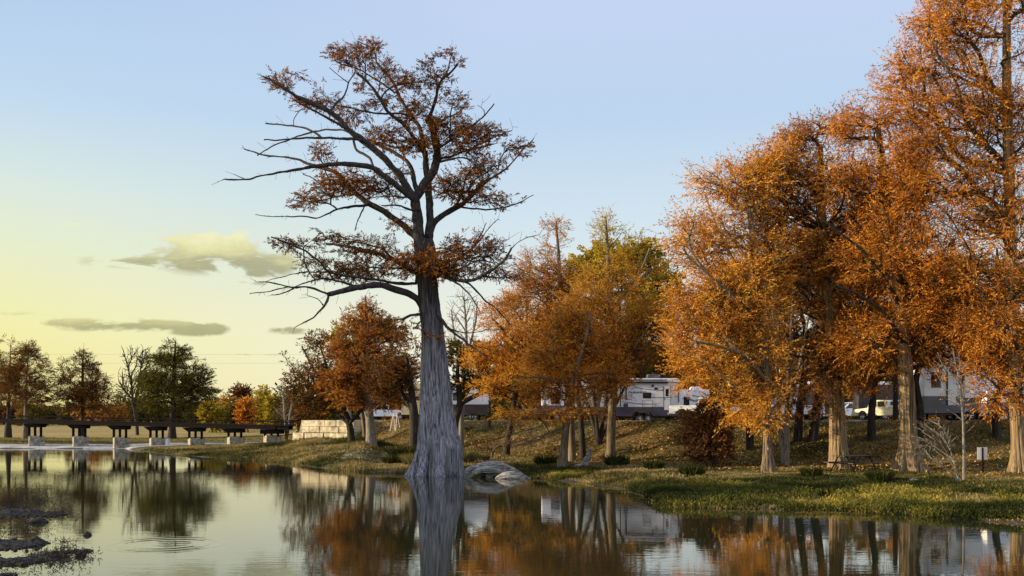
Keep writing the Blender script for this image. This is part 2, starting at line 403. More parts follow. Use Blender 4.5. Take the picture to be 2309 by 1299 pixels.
def build_tree(name, label, cat, base, trunk, blobs, group=None, limbs=(), n=1200, mats=('bark_brown', 'leaf_rust'), Y=None,
               per=3, kites=9, L=.5, kl=.26, kw=.075, droop=.12, spread=.55, tip=.012, bf=.35, back=.5, gap=.42, tier=1.6, shell=2.3,
               leafy=.05, flute=None, seed=1, lim_parts=False, tintz=None, pp=2.35, bare=0., maxr=None, crown_name='crown', gs=.55, spurs=0):
    rng = np.random.default_rng(seed)
    if Y is None: b = G(*base); Y = b[1]
    else: b = W(base[0], base[1], Y); b[2] = gz(b[0], Y)
    root = empty(name, tuple(b), 0, label, cat, group)
    # seeds: trunk
    px2m = Y / F
    if lim_parts: trunk = [(p[0], p[1], p[2] - 1.6) for p in trunk]
    tp = polyline([(p[0], p[1], p[2], (p[3] if len(p) > 3 else 0)) for p in trunk], 10 if not lim_parts else 8)
    P = [np.array(W(q[0], q[1], Y + q[3])) for q in tp]; P[0][2] = min(P[0][2], b[2] - .05)
    pxy = [(q[0], q[1]) for q in tp]; dep = [q[3] for q in tp]; rad = [max(.01, q[2] * px2m) for q in tp]
    par = [-1] + list(range(len(tp) - 1)); ok = [i > len(tp) * .12 for i in range(len(tp))]; lid = [0] * len(tp)
    for li, (w0, w1, dz, leafy_l, pts) in enumerate(limbs, 1):
        q = polyline([(x, y) for x, y in pts], 8)
        dd = [(q[0][0] - a) ** 2 + (q[0][1] - c) ** 2 for a, c in pxy]; k = int(np.argmin(dd)); d0 = dep[k]
        last = k
        for i, (x, y) in enumerate(q):
            t = (i + 1) / len(q); Yd = Y + d0 + dz * t ** .8
            wob = rng.normal(size=2) * .25
            P.append(np.array(W(x, y, Yd))); pxy.append((x, y)); dep.append(d0 + dz * t ** .8)
            rad.append(max(.014, (w0 + (w1 - w0) * t ** .8) * px2m)); par.append(last); last = len(P) - 1
            ok.append(leafy_l > 0 and t > .15); lid.append(li)
    P = np.array(P); par = np.array(par); ok = np.array(ok); rad = np.array(rad); lid = np.array(lid); S = len(P)
    att = sample_blobs(blobs, Y, n, rng, gap, gs, tier, shell) if blobs and n else np.zeros((0, 3))
    nsp = 0
    if spurs:   # small dead side twigs along the bare limbs
        dl = np.nonzero((lid > 2) & (rad < .2))[0]; k = rng.choice(dl, spurs); tocam = P[k] - P[par[k]]
        off_ = unit(unit(tocam) * .9 + rng.normal(size=(spurs, 3)) * np.array([.7, .5, .7])) * (rng.uniform(.15, 1, spurs) ** 1.5 * 1.05)[:, None]
        half = P[k] + off_ * .5 + rng.normal(size=off_.shape) * .04; att = np.concatenate([att, half, P[k] + off_]); nsp = 2 * spurs; ok = ok | (lid > 0)
    P, par, pl = grow(P, par, ok, att, bf, back)
    nn = len(P)
    # smooth the grown part
    nch = np.bincount(par[par >= 0], minlength=nn)
    order = np.argsort(pl[S:]) + S
    r = np.zeros(nn); acc = np.zeros(nn); main = np.full(nn, -1); mr = np.zeros(nn)
    for i in list(order[::-1]):
        r[i] = max(tip, acc[i] ** (1 / pp)); acc[par[i]] += r[i] ** pp
        if r[i] > mr[par[i]]: mr[par[i]] = r[i]; main[par[i]] = i
    r[:S] = rad
    for i in range(S - 1, 0, -1): main[par[i]] = i if (main[par[i]] < 0 or main[par[i]] >= S or lid[par[i]] == lid[i]) else main[par[i]]
    for i in order: r[i] = min(r[i], r[par[i]] * .9) if par[i] < S else min(r[i], r[par[i]])
    if maxr: r[S:] = np.minimum(r[S:], maxr)
    for _ in range(3):
        Q = P.copy(); hm = (main >= 0) & (par >= 0) & (np.arange(nn) >= S)
        Q[hm] = (P[par[hm]] + 2 * P[hm] + P[main[hm]]) / 4; P = Q
    d = np.zeros_like(P); g = par >= 0; d[g] = unit(P[g] - P[par[g]])
    # wood
    bk, lf = M[mats[0]], M[mats[1]]
    grown = np.arange(S, nn)
    off = np.array(b)
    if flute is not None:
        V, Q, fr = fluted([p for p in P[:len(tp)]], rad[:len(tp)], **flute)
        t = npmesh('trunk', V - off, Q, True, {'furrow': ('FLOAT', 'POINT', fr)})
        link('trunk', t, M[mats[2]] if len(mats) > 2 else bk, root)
    if lim_parts:
        for li in range(1, len(limbs) + 1):
            idx = np.nonzero(lid == li)[0]
            V, Q = wood(P, par, r, main, idx)
            V = V + (np.stack([fbm(V[:, 0]*2.5, V[:, 1]*2.5, V[:, 2]*2.5, 2, 40 + k) for k in range(3)], 1) - .5) * .13
            link('limb', npmesh('limb', V - off, Q, True), bk, root)
        V1, Q1 = wood(P, par, r, main, grown); woodV, woodQ = V1 - off, Q1
    else:
        idx = np.nonzero(par >= 0)[0]
        if flute is not None: idx = idx[idx >= len(tp)]
        V1, Q1 = wood(P, par, r, main, idx); woodV, woodQ = V1 - off, Q1
    # leaves
    term = grown[(r[grown] < leafy)]
    if nsp: term = term[term < nn - nsp]
    if bare: term = term[rng.uniform(size=len(term)) > bare]
    if per and len(term):
        V, Q, ti = shoots(P[term], d[term], per, kites, L, kl, kw, droop, spread, rng)
        if tintz:   # leaves of the top differ from those below
            z = V[::4, 2]; f = np.clip((z - np.percentile(z, 5)) / (np.percentile(z, 99) - np.percentile(z, 5)), 0, 1)
            ti = np.clip(ti * (1 - tintz) + f * tintz, 0, 1)
        V = V - off
        if lim_parts or flute is not None:
            nw = len(woodQ)
            VV, QQ = merge([(woodV, woodQ), (V, Q)])
            mi = np.r_[np.zeros(nw), np.ones(len(Q))]
            me = npmesh(crown_name, VV, QQ, False, {'tint': ('FLOAT', 'FACE', np.r_[np.zeros(nw), ti])}, mi)
            link(crown_name, me, [bk, lf], root)
        else:
            link('trunk', npmesh('trunk', woodV, woodQ, True), bk, root)
            link(crown_name, npmesh(crown_name, V, Q, False, {'tint': ('FLOAT', 'FACE', ti)}), lf, root)
    else:
        link('trunk' if flute is None and not lim_parts else 'crown', npmesh('trunk', woodV, woodQ, True), bk, root)
    return root
# ------------------------------------------------------------------ the great cypress at the water's edge
BIG_Y = 64.0
big_limbs = [
 # from width, to width, depth drift m, leafy, survey points
 (17,14,0,1,[(948,590),(946,560),(944,530),(942,500),(938,470),(935,446)]),                # left stem
 (13,10,1.5,1,[(935,446),(945,437),(962,408),(979,386),(986,352),(985,329),(978,306),(978,285),(964,267)]),
 (15,7,-2.5,1,[(935,446),(924,435),(907,402),(888,380),(860,350),(823,320),(798,302),(779,288),(770,272),(742,251),(708,235),(673,221)]),
 (7,2,-.8,1,[(673,221),(650,205),(620,189),(594,172)]),
 (6,2,-2,1,[(779,288),(770,283),(731,262),(696,244),(662,225)]),
 (5,1.5,1.5,0,[(742,251),(773,219),(786,198),(785,186),(800,163)]),
 (2.5,1,-1,0,[(785,186),(766,172),(742,153)]),
 (6,1.5,-4,0,[(823,320),(800,313),(766,313),(726,311),(662,312),(639,316),(595,316)]),
 (4.5,1.5,2,0,[(726,311),(696,290),(662,283),(599,279)]),
 (4,1.5,3,0,[(798,302),(766,291),(731,292),(696,299),(650,316),(615,329),(581,350)]),
 (2,1,1,0,[(662,281),(662,262),(685,242)]),
 (14,5,-3,1,[(937,452),(913,433),(885,410),(860,394),(842,376),(800,371),(766,370),(708,374),(688,380)]),
 (5,1.5,-2,0,[(688,380),(611,392),(555,406),(506,404)]),
 (2,1,.6,0,[(555,406),(533,395)]),
 (5,1.5,1.5,0,[(708,374),(701,371),(671,359),(639,354),(592,352),(581,345),(551,336)]),
 (5,4,2,1,[(842,376),(838,360),(823,348),(800,339),(798,311)]),
 (15,6,3,1,[(948,545),(915,513),(882,488),(857,471),(827,458),(799,433),(777,410),(763,391),(735,380),(700,372)]),
 (6,1.5,-2,.5,[(827,463),(791,466),(758,471),(735,485),(713,493)]),
 (3,1,-1,0,[(713,493),(680,487),(625,489),(575,484)]),
 (3.5,1.5,2,1,[(758,471),(744,458),(694,455),(658,452)]),
 (4,1.5,3,1,[(799,437),(749,446),(708,455)]),
 (4,1.3,-2,.5,[(777,415),(716,417),(713,405),(683,392)]),
 (3,1.2,-1,0,[(821,466),(805,499),(799,521)]),
 (5,2,-3,1,[(945,474),(924,474),(902,463),(860,463)]),
 (10,4,2.5,1,[(950,620),(938,618),(910,598),(893,588),(860,574),(819,563),(777,555),(735,549)]),
 (6,2,-4,1,[(938,640),(900,640),(858,632),(788,624),(738,613),(722,591),(694,569),(661,552),(611,535)]),
 (14,8,-2.5,1,[(950,690),(943,674),(924,663),(888,652),(855,641),(805,649),(741,663)]),
 (5,1.2,-1.5,0,[(741,663),(722,654),(694,647),(655,649),(611,636),(578,635)]),
 (3,1.2,1,0,[(661,651),(633,664),(611,665)]),
 (3,1.2,-2,0,[(694,648),(644,647),(611,657),(564,662)]),
 (5,1.2,-.8,0,[(741,663),(738,679),(730,693),(705,718),(664,739)]),
 (2.5,1,.5,0,[(730,693),(727,679),(694,665)]),
 (5,1.3,2,.6,[(805,649),(777,638),(738,627),(705,632),(666,646)]),
 (3,1,2,.4,[(738,613),(711,613),(666,616),(597,635)]),
 (6,4,-1.5,0,[(950,708),(924,710),(911,719)]),
 (4,2,-2,0,[(952,722),(949,724),(932,742)]),
 (11,4,2.5,1,[(938,425),(929,380),(918,364),(890,343),(860,329),(830,314)]),
 (12,8,1,1,[(966,540),(970,499),(969,460),(966,430),(963,400),(960,372),(957,340)]),     # right stem
 (8,3.5,-2.5,1,[(957,345),(932,309),(918,288),(895,267),(871,251),(860,230),(846,205),(830,184),(805,165)]),
 (9,4,3,1,[(957,345),(948,288),(934,272),(918,246),(901,219),(890,191),(876,170),(860,155),(849,140)]),
 (3.5,1.5,1,1,[(849,140),(846,119),(835,105),(807,94)]),
 (4,1.5,-2.5,1,[(890,209),(860,186),(835,172),(807,154),(772,145),(752,135)]),
 (5,2,-3,0,[(925,262),(920,258),(890,254),(860,257),(832,253),(800,245),(761,238)]),
 (8,3,-1.5,1,[(964,275),(978,242),(985,209),(989,184),(1003,172),(1017,165),(1031,145)]),
 (3,1.5,1,1,[(1003,172),(1010,158),(1019,119)]),
 (3,1.2,1.5,1,[(989,172),(962,158)]),
 (3.5,1.5,2,.5,[(978,285),(998,269),(1026,260),(1046,243)]),
 (5,1.5,-3,.7,[(987,334),(1022,313),(1059,288),(1091,262),(1114,235)]),
 (1.8,.9,.5,0,[(1091,262),(1098,251),(1077,237)]),
 (6,1.5,3,1,[(992,357),(1022,352),(1056,336),(1091,322),(1114,309),(1153,295)]),
 (4,2.5,-1,0,[(1056,338),(1068,334),(1109,326)]),
 (5,1.5,-3,.8,[(994,364),(1045,354),(1063,362),(1082,376)]),
 (13,6,2,1,[(972,520),(980,499),(1015,474),(1037,466),(1060,445),(1082,422),(1098,408)]),
 (5,1.5,1.5,1,[(1098,408),(1143,380),(1167,352),(1183,332),(1202,315)]),
 (4,1.2,-2,1,[(1037,467),(1107,474),(1151,465),(1190,449),(1204,440)]),
 (9,3,-4,.7,[(968,625),(999,621),(1043,635),(1071,631),(1109,610),(1137,588),(1154,560)]),
 (2.5,.9,-1,0,[(1154,560),(1179,538),(1217,528)]),
 (3.5,1.2,1,.7,[(1090,622),(1101,624),(1137,627),(1165,624)]),
 (4.5,1.3,2.5,.8,[(971,591),(1037,585),(1076,546),(1096,502)]),
 (3,1.1,1.5,.7,[(1050,575),(1065,563),(1098,519),(1123,494)]),
 (3.5,1.1,-2,.8,[(975,625),(1015,616),(1071,591),(1104,571),(1148,538)]),
 (4.5,1.3,-2,0,[(999,625),(1026,635),(1043,649),(1060,665),(1082,704)]),
 (4,1.2,1,0,[(1043,635),(1060,638),(1090,674),(1123,699),(1154,738)]),
 (7,1.5,-3,0,[(985,712),(996,721),(1010,740),(1037,762),(1090,801)]),
 (3,1,2,0,[(1015,742),(1032,748),(1060,752),(1104,743)]),
]
big_trunk = [(980,1073,58),(982,1062,53),(985,1048,50),(990,1025,48.5),(992,1008,46.5),(990,988,44),(987,962,40),(984.5,932,36.5),(983,906,34),(981,851,30),(978,795,25.5),(975,740,22.5),
             (968,690,21),(964,640,19.5),(961,600,20),(962,570,18.5),(964,552,15),(965,538,7)]
big_blobs = [(625,180,32,16),(650,185,40,22),(690,205,45,30),(735,228,38,16),(700,235,35,12),(790,262,45,18),
 (760,128,26,26),(800,125,45,28),(838,108,32,18),(850,150,42,26),(885,195,45,36),(830,190,40,24),(845,240,40,22),
 (930,195,42,34),(1005,135,40,22),(965,150,30,16),(990,180,35,22),(905,240,50,30),(960,260,60,40),(940,320,60,42,0,0,1.3),(870,310,50,26),
 (1020,230,38,22),(1010,285,60,26),(1060,305,60,24),(1105,298,38,16),(1040,338,62,18),(1085,372,60,24),(1165,335,36,20),(1060,400,62,34),(1000,425,46,30),
 (1110,452,66,12),(1040,440,50,20),(725,345,24,28),(760,392,50,24),(800,418,60,26),(745,422,46,18),(705,445,48,14),(685,462,30,8),(850,425,50,24),(880,375,52,30),
 (890,455,40,18),(900,505,36,20),(640,548,40,14),(690,556,40,16),(740,545,40,28),(800,556,60,24),(860,560,50,24),(900,590,46,28),(700,590,50,12),(740,612,60,22),(820,610,60,28),
 (960,600,90,36,-1.2,0,.9),(1040,560,50,34),(1090,560,50,36),(1120,598,46,26),(1060,612,70,18),(1150,622,36,10),(1010,590,52,34),(880,738,36,12,0,0,.6),(850,730,30,12,-1,0,.5),(975,758,32,10,-2.2,.8,.5)]
big_limbs = [(a * (.6 if i not in (0, 1, 37) else .9), b * (.75 if b > 1.6 else .9), c, d, e) for i, (a, b, c, d, e) in enumerate(big_limbs)]
build_tree('bald_cypress', 'tallest cypress, thick grey furrowed trunk flaring into the water, thin rust foliage on bare limbs', 'tree', (979, 1072), big_trunk,
           [b[:4] + (b[4:] if len(b) > 4 else (0, 0, 1)) for b in big_blobs], limbs=big_limbs, n=5600, mats=('bark_limb', 'leaf_main', 'bark_grey'), Y=BIG_Y,
           per=2, kites=9, L=.34, kl=.16, kw=.05, droop=.14, spread=.6, tip=.010, bf=.12, back=.5, gap=.41, tier=2.0, shell=2.4, leafy=.04, spurs=520,
           flute=dict(nth=340, nz=560, ridges=20, amp=.105, lobes=8, lobe=.13, flare=1.3, seed=3, twist=.5, toe=.42), seed=5, lim_parts=True, maxr=.07, gs=.7)

# ------------------------------------------------------------------ orange trees of the right bank
RG = 'rust coloured cypresses along the right bank'
cyp = dict(cat='tree', per=3, kites=9)
FINE = .74
def T(name, label, base, trunk, blobs, **k):
    kk = dict(cyp); kk.update(k); cat = kk.pop('cat')
    return build_tree(name, label, cat, base, trunk, blobs, **kk)

# far right giant, its top out of frame
T('bald_cypress', 'huge orange cypress at the right edge, top cut off by the frame, slim pale trunk', (2302,1066),
  [(2302,1070,24),(2298,1030,15),(2296,980,13),(2290,900,12),(2285,780,12),(2280,600,11),(2275,400,10),(2270,200,8),(2270,0,6),(2270,-120,3)],
  [(2260,90,110,130),(2170,60,70,90),(2110,60,60,60),(2100,130,80,60),(2050,160,48,55,0,0,.6),(2290,280,110,130),(2160,250,110,100),(2060,250,60,40),(2240,480,140,130),(2030,200,46,60,1,3),(2075,340,60,60),(2060,420,50,50),(2120,420,90,90),(2260,650,130,110),(2150,600,90,80),
   (2270,780,90,80,0,3),(2210,740,60,60,-1,2.5),(2250,870,60,34,-2,2),(2290,880,50,40,-1,2),(2235,900,34,22,-2,1.5,.7),(2200,830,40,40,-1,2,.7),(2300,-60,120,90),(2180,-40,80,70)],
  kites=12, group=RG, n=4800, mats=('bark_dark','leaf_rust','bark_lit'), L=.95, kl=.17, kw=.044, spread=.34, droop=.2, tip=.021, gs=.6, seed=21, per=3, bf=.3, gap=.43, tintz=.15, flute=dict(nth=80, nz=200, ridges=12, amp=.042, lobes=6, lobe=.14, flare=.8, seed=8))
T('bald_cypress', 'big orange cypress with buttressed sunlit trunk just right of the picnic table', (2052,1064),
  [(2052,1068,38),(2051,1050,28),(2050,1020,22),(2048,980,17),(2046,900,15),(2040,820,14),(2034,760,13),(2030,690,13),(2015,600,11),(2000,480,9),(1990,380,6),(1980,290,3)],
  [(1980,270,40,36),(1920,290,50,40),(2020,350,80,80),(1990,470,100,90),(2080,480,90,90),(1930,420,80,70),(2060,600,120,80),(1950,600,90,60),(2010,700,110,60),(2120,700,80,60),(2170,790,60,36,-1,2),(2100,800,60,40),(1980,780,50,34),(2150,850,30,22,-2,1.2,.7),(1960,850,40,36,1,2),(2000,830,50,40,1,2),(1930,780,60,50,0,3),(2080,740,80,60)],
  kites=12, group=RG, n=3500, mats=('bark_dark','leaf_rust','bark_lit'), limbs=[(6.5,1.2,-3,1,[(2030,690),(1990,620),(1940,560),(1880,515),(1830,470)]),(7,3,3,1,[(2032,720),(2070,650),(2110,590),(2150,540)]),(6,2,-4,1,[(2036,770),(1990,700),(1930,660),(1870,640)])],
  L=.95, kl=.17, kw=.044, spread=.34, droop=.2, tip=.021, gs=.6, seed=22, per=3, bf=.3, gap=.43, tintz=.1, flute=dict(nth=96, nz=240, ridges=16, amp=.055, lobes=9, lobe=.2, flare=.9, seed=5))
T('bald_cypress', 'cypress behind the picnic table, half sunlit trunk and wide domed rust crown', (1892,1056),
  [(1892,1060,24),(1892,1040,19),(1890,1000,17),(1888,940,15),(1886,880,13),(1880,800,12),(1872,720,10),(1862,620,9),(1855,520,7),(1850,420,5),(1850,330,3)],
  [(1850,300,70,34,0,0,1.5),(1900,270,50,34),(1800,330,60,36),(1770,400,80,50),(1850,430,110,80),(1740,480,80,70),(1930,520,90,80),(1800,580,110,80),(1890,680,110,50,0,0,.6),(1820,860,60,44,-2,2,.8),(1870,800,50,30,-2,2,.6),(1790,900,36,36,-2,1.2,.5),(1850,920,36,20,-2,1,.4)],
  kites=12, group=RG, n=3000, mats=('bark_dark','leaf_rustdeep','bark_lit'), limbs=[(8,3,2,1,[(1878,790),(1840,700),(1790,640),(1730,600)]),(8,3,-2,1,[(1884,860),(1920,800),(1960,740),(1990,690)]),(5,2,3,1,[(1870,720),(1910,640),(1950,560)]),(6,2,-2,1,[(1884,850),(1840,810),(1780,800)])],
  L=.95, kl=.17, kw=.044, spread=.34, droop=.2, tip=.021, gs=.6, seed=23, per=3, bf=.3, gap=.42, tintz=.05, flute=dict(nth=80, nz=200, ridges=12, amp=.055, lobes=7, lobe=.13, flare=.7, seed=6))
T('bald_cypress', 'bright orange cypress leaning out left of the bare grey saplings', (1734,1046),
  [(1732,1052,14),(1732,1035,10),(1731,990,8),(1730,930,7.5),(1728,860,7.5),(1722,760,7),(1712,660,8),(1700,560,6),(1690,460,4),(1680,400,3)],
  [(1590,410,40,26),(1640,440,60,50),(1700,430,70,70),(1685,390,40,30),(1760,350,50,30),(1560,500,44,36,0,0,.8),(1540,560,40,50,0,0,.7),(1620,560,90,80),(1700,600,90,90),(1560,640,50,50),(1620,700,90,60),(1560,740,60,36),(1600,800,90,40),(1560,820,50,24),(1660,850,90,40),(1700,920,60,40,-1,2),(1640,890,50,26),(1540,780,40,30),(1590,760,70,50),(1560,860,36,16,0,0,.7),(1690,700,80,60),(1650,640,80,60),(1600,680,70,60),(1530,690,30,50,0,0,.6),(1720,790,70,50),(1740,380,50,50),(1690,930,50,30,-1,2),(1725,890,50,44,-1,2),(1716,955,30,18,-1.5,1.5,.8),(1660,800,70,50)],
  kites=12, group=RG, n=3600, Y=58, mats=('bark_brown','leaf_rustgold','bark_brown'), limbs=[(6,2,-3,1,[(1728,860),(1680,800),(1620,780),(1570,770)]),(6,2,-2,1,[(1722,760),(1660,680),(1600,620),(1550,580)]),(5,2,3,1,[(1715,680),(1660,600),(1620,520),(1590,440)])],
  L=.95, kl=.17, kw=.044, spread=.34, droop=.2, tip=.021, gs=.6, seed=24, per=3, bf=.3, gap=.43, flute=dict(nth=64, nz=160, ridges=12, amp=.042, lobes=6, lobe=.15, flare=.7, seed=9))
T('bald_cypress', 'olive topped cypress on the slope between the two dark leaning trunks', (1832,1000),
  [(1832,1004,12),(1836,960,10),(1845,900,10),(1855,830,9),(1860,740,8),(1850,640,6),(1840,560,4)],
  [(1840,520,90,60),(1800,640,90,60),(1890,620,80,60),(1850,740,90,50),(1930,760,60,50,2,0)], group=RG, n=1300, mats=('bark_dark','leaf_brown'), Y=70, seed=25, L=.5, kl=.25, kw=.07)
T('leaning_tree', 'dark slanting trunk beside another on the slope, left one of the pair', (1798,1000),
  [(1798,1004,11),(1800,960,10),(1806,900,9),(1815,840,8),(1820,760,6),(1800,680,4)], [(1790,700,60,50),(1830,760,50,40)], n=500, mats=('bark_dark','leaf_brown'), Y=70.5, seed=26, L=.5)

# further cypresses at the head of the slope, their low crowns closing the gaps between the near trunks
for (px, py, Yq, top, mt, sd, lab, bl) in (
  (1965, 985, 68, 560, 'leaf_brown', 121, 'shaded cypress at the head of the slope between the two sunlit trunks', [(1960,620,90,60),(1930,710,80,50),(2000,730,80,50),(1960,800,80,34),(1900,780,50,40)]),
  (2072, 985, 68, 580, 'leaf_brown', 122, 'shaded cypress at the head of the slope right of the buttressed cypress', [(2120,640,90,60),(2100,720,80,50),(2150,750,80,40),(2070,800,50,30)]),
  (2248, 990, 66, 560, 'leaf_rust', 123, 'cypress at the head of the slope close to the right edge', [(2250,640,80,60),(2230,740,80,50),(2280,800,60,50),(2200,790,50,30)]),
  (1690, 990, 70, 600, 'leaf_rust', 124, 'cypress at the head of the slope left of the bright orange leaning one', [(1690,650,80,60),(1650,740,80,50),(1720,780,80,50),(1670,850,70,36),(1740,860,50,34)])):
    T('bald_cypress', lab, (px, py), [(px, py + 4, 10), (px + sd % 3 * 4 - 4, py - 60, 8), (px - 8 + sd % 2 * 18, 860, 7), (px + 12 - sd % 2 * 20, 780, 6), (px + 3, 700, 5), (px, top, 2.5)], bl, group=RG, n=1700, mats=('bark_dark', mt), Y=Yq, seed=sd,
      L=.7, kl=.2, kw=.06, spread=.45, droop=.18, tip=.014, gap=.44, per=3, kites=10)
# the middle group
T('bald_cypress', 'small leaning cypress with bright orange fan of foliage right beside the great trunk', (1141,1030),
  [(1141,1034,9),(1143,1010,7.5),(1149,970,6.5),(1156,930,6),(1164,880,5),(1172,830,4),(1182,780,3.5),(1188,720,3),(1188,670,2)],
  [(1120,700,34,26),(1180,690,60,36),(1110,750,50,40),(1190,760,80,50),(1100,810,60,40),(1180,830,80,40),(1110,870,50,24),(1190,890,60,22,0,0,.6),(1240,720,50,50),(1230,800,50,40),(1160,930,50,12,-1,0,.4)],
  group=RG, n=2400, mats=('bark_dark','leaf_rustgold'), seed=31, L=.65, kl=.17, kw=.048, spread=.36, tip=.014, per=3, bf=.35, gap=.43, tier=2.4, back=.25, droop=.05)
T('bald_cypress', 'forked young cypress with flared grey foot and brown orange tiers, by the pointed stump', (1268,1058),
  [(1268,1062,17),(1269,1045,11),(1272,1010,9),(1276,960,8.5),(1279,920,8),(1281,890,7.5),(1283,860,6)],
  [(1300,760,70,36),(1240,800,60,36),(1330,820,80,40),(1230,870,70,28),(1320,890,80,24),(1270,930,110,16,-1,0,.5),(1180,940,60,14,-2,0,.3),(1370,850,50,40),(1290,720,50,30)],
  limbs=[(6.5,3,-1,1,[(1281,890),(1293,855),(1305,815),(1318,775),(1326,740),(1330,700)]),(5,2.5,1,1,[(1281,880),(1266,845),(1256,815),(1245,780),(1240,740)]),(2.5,1,-2,.5,[(1281,870),(1230,850),(1180,850)]),(2.5,1,-3,.5,[(1276,960),(1240,975),(1200,990),(1170,1015)])],
  group=RG, n=1700, mats=('bark_brown','leaf_rust'), seed=32, L=.65, kl=.17, kw=.045, spread=.36, tip=.014, per=3, bf=.35, gap=.43, tier=2.6, back=.25, droop=.05)
T('bald_cypress', 'tall narrow cypress with browned spire rising above the middle group', (1262,1040),
  [(1290,1012,9),(1288,960,8),(1286,900,7),(1280,820,6.5),(1272,740,6),(1265,660,5),(1260,580,4),(1254,500,2)],
  [(1250,525,20,34),(1254,580,34,40),(1180,640,26,50,0,0,.8),(1225,650,44,50),(1280,640,34,50),(1240,740,70,50),(1158,680,30,40,0,0,.7),(1290,740,40,50),(1195,590,14,36,0,0,.5),(1240,810,60,30)],
  group=RG, n=1900, mats=('bark_brown','leaf_brown'), Y=72, seed=33, L=.7, kl=.18, kw=.045, spread=.36, tip=.016, per=3, bf=.4, gap=.43, tintz=.15)
T('bald_cypress', 'tallest cypress of the middle group with greenish feathery tip and stout pale trunk', (1376,1032),
  [(1376,1034,12),(1377,1010,10.5),(1379,960,9.5),(1382,900,9),(1386,850,9),(1383,790,8),(1378,720,7),(1374,640,5.5),(1370,560,4),(1366,490,2)],
  [(1365,520,18,38),(1402,560,16,46,0,0,.7),(1375,600,40,36,0,0,.6),(1442,565,14,46,0,0,.7),(1328,600,18,44,0,0,.6),(1480,610,14,40,0,0,.6),(1440,640,50,50),(1340,680,70,50),(1400,720,90,50),(1470,720,60,60),(1360,790,90,40),(1440,800,76,38),(1500,760,36,50,0,0,.7),(1340,840,60,20,0,0,.4)],
  limbs=[(4,1.2,-2,1,[(1382,860),(1410,820),(1440,770),(1475,720)]),(5,2,2,1,[(1380,740),(1350,700),(1310,660),(1280,640)]),(4,2,2,1,[(1378,700),(1420,650),(1450,600),(1465,560)])],
  group=RG, n=2300, mats=('bark_brown','leaf_mix'), Y=69, seed=34, L=.7, kl=.18, kw=.045, spread=.36, tip=.016, per=3, bf=.4, gap=.43, tintz=.6)
T('cottonwood', 'round golden green broadleaf tree showing behind the middle cypresses', (1342,955),
  [(1342,952,7),(1348,900,6.5),(1362,820,6),(1385,740,5),(1400,660,3)],
  [(1390,572,60,34),(1450,580,60,40),(1370,620,70,50),(1490,640,50,50),(1440,700,90,60),(1325,600,44,34)], n=1500, mats=('bark_pale','leaf_gold'), Y=84, seed=35, L=.5, kl=.22, kw=.14, per=3, kites=8, tier=1, back=.6)
# multi-stemmed dark tree at the foot of the slope
T('multistem_tree', 'dark many stemmed tree spreading from one foot on the slope', (1350,1003),
  [(1350,1008,8),(1348,990,6),(1335,940,5),(1320,900,4.5),(1305,860,4),(1295,800,3)],
  [(1320,800,70,40),(1380,780,60,40),(1340,850,90,20,0,0,.5)],
  limbs=[(6,3,1,1,[(1350,1000),(1358,960),(1366,910),(1372,860),(1378,800)]),(5,3,-1,1,[(1351,1000),(1345,950),(1340,900),(1336,850)]),(5,2.5,2,1,[(1352,998),(1368,960),(1380,930),(1400,890),(1420,850)])],
  n=500, mats=('bark_dark','leaf_brown'), seed=36, L=.45)
T('slender_tree', 'slim dark trunk standing between the forked cypress and the pointed stump', (1313,1018),
  [(1314,1020,8),(1312,980,7),(1308,930,6),(1302,890,5),(1306,830,4),(1300,770,3)], [(1300,760,50,40),(1310,820,50,30)], n=350, mats=('bark_dark','leaf_brown'), Y=73, seed=37, L=.45)
# oak-like pair either side of the great trunk
T('live_oak', 'dark forked oak hidden half behind the great trunk, left side', (934,985),
  [(934,990,12),(934,960,11),(933,925,10),(930,900,8),(925,850,6),(915,800,4)],
  [(900,850,40,30),(870,870,50,20),(910,800,40,40),(850,840,50,30,0,0,.7),(920,760,40,40,0,0,.6)],
  limbs=[(7,3,1,1,[(932,930),(918,905),(905,880),(890,860)])], n=420, mats=('bark_dark','leaf_umber'), Y=84, seed=38, L=.4, kl=.16, kw=.1, tier=1)
T('live_oak', 'dark oak with wide crooked arms just right of the great trunk', (1026,985),
  [(1020,990,9),(1024,960,8.5),(1032,930,8),(1040,908,8),(1036,885,7),(1030,850,5),(1035,800,3)],
  [(1060,850,50,24),(1100,860,50,20),(1050,800,50,40),(1090,810,30,30),(1030,870,30,20,0,0,.5)],
  limbs=[(7,3,-1,1,[(1040,908),(1058,900),(1075,890),(1100,884),(1125,872)]),(5,3,1,1,[(1042,905),(1056,880),(1066,860),(1080,840)])], n=650, mats=('bark_dark','leaf_olive'), Y=84, seed=39, L=.4, kl=.17, kw=.1, tier=1)
T('bare_tree', 'leafless pale tree with fine upright twigs just right of the great trunk', (1052,950),
  [(1040,950,6),(1043,880,5.5),(1046,820,5),(1052,770,3.5),(1050,720,2.5),(1046,670,1.5)], [(1040,690,34,40),(1065,700,26,50),(1020,730,24,40),(1070,770,24,40),(1040,760,40,60)],
  limbs=[(4,1.5,1,1,[(1045,830),(1062,770),(1074,720),(1076,680)]),(3,1.5,-1,1,[(1044,840),(1030,790),(1022,740),(1018,700)])],
  n=500, mats=('bark_pale','leaf_brown'), Y=88, seed=40, per=1, kites=3, L=.3, kl=.1, kw=.07, bare=.8, bf=.8, back=1.2, gap=.3, tier=1, tip=.02)
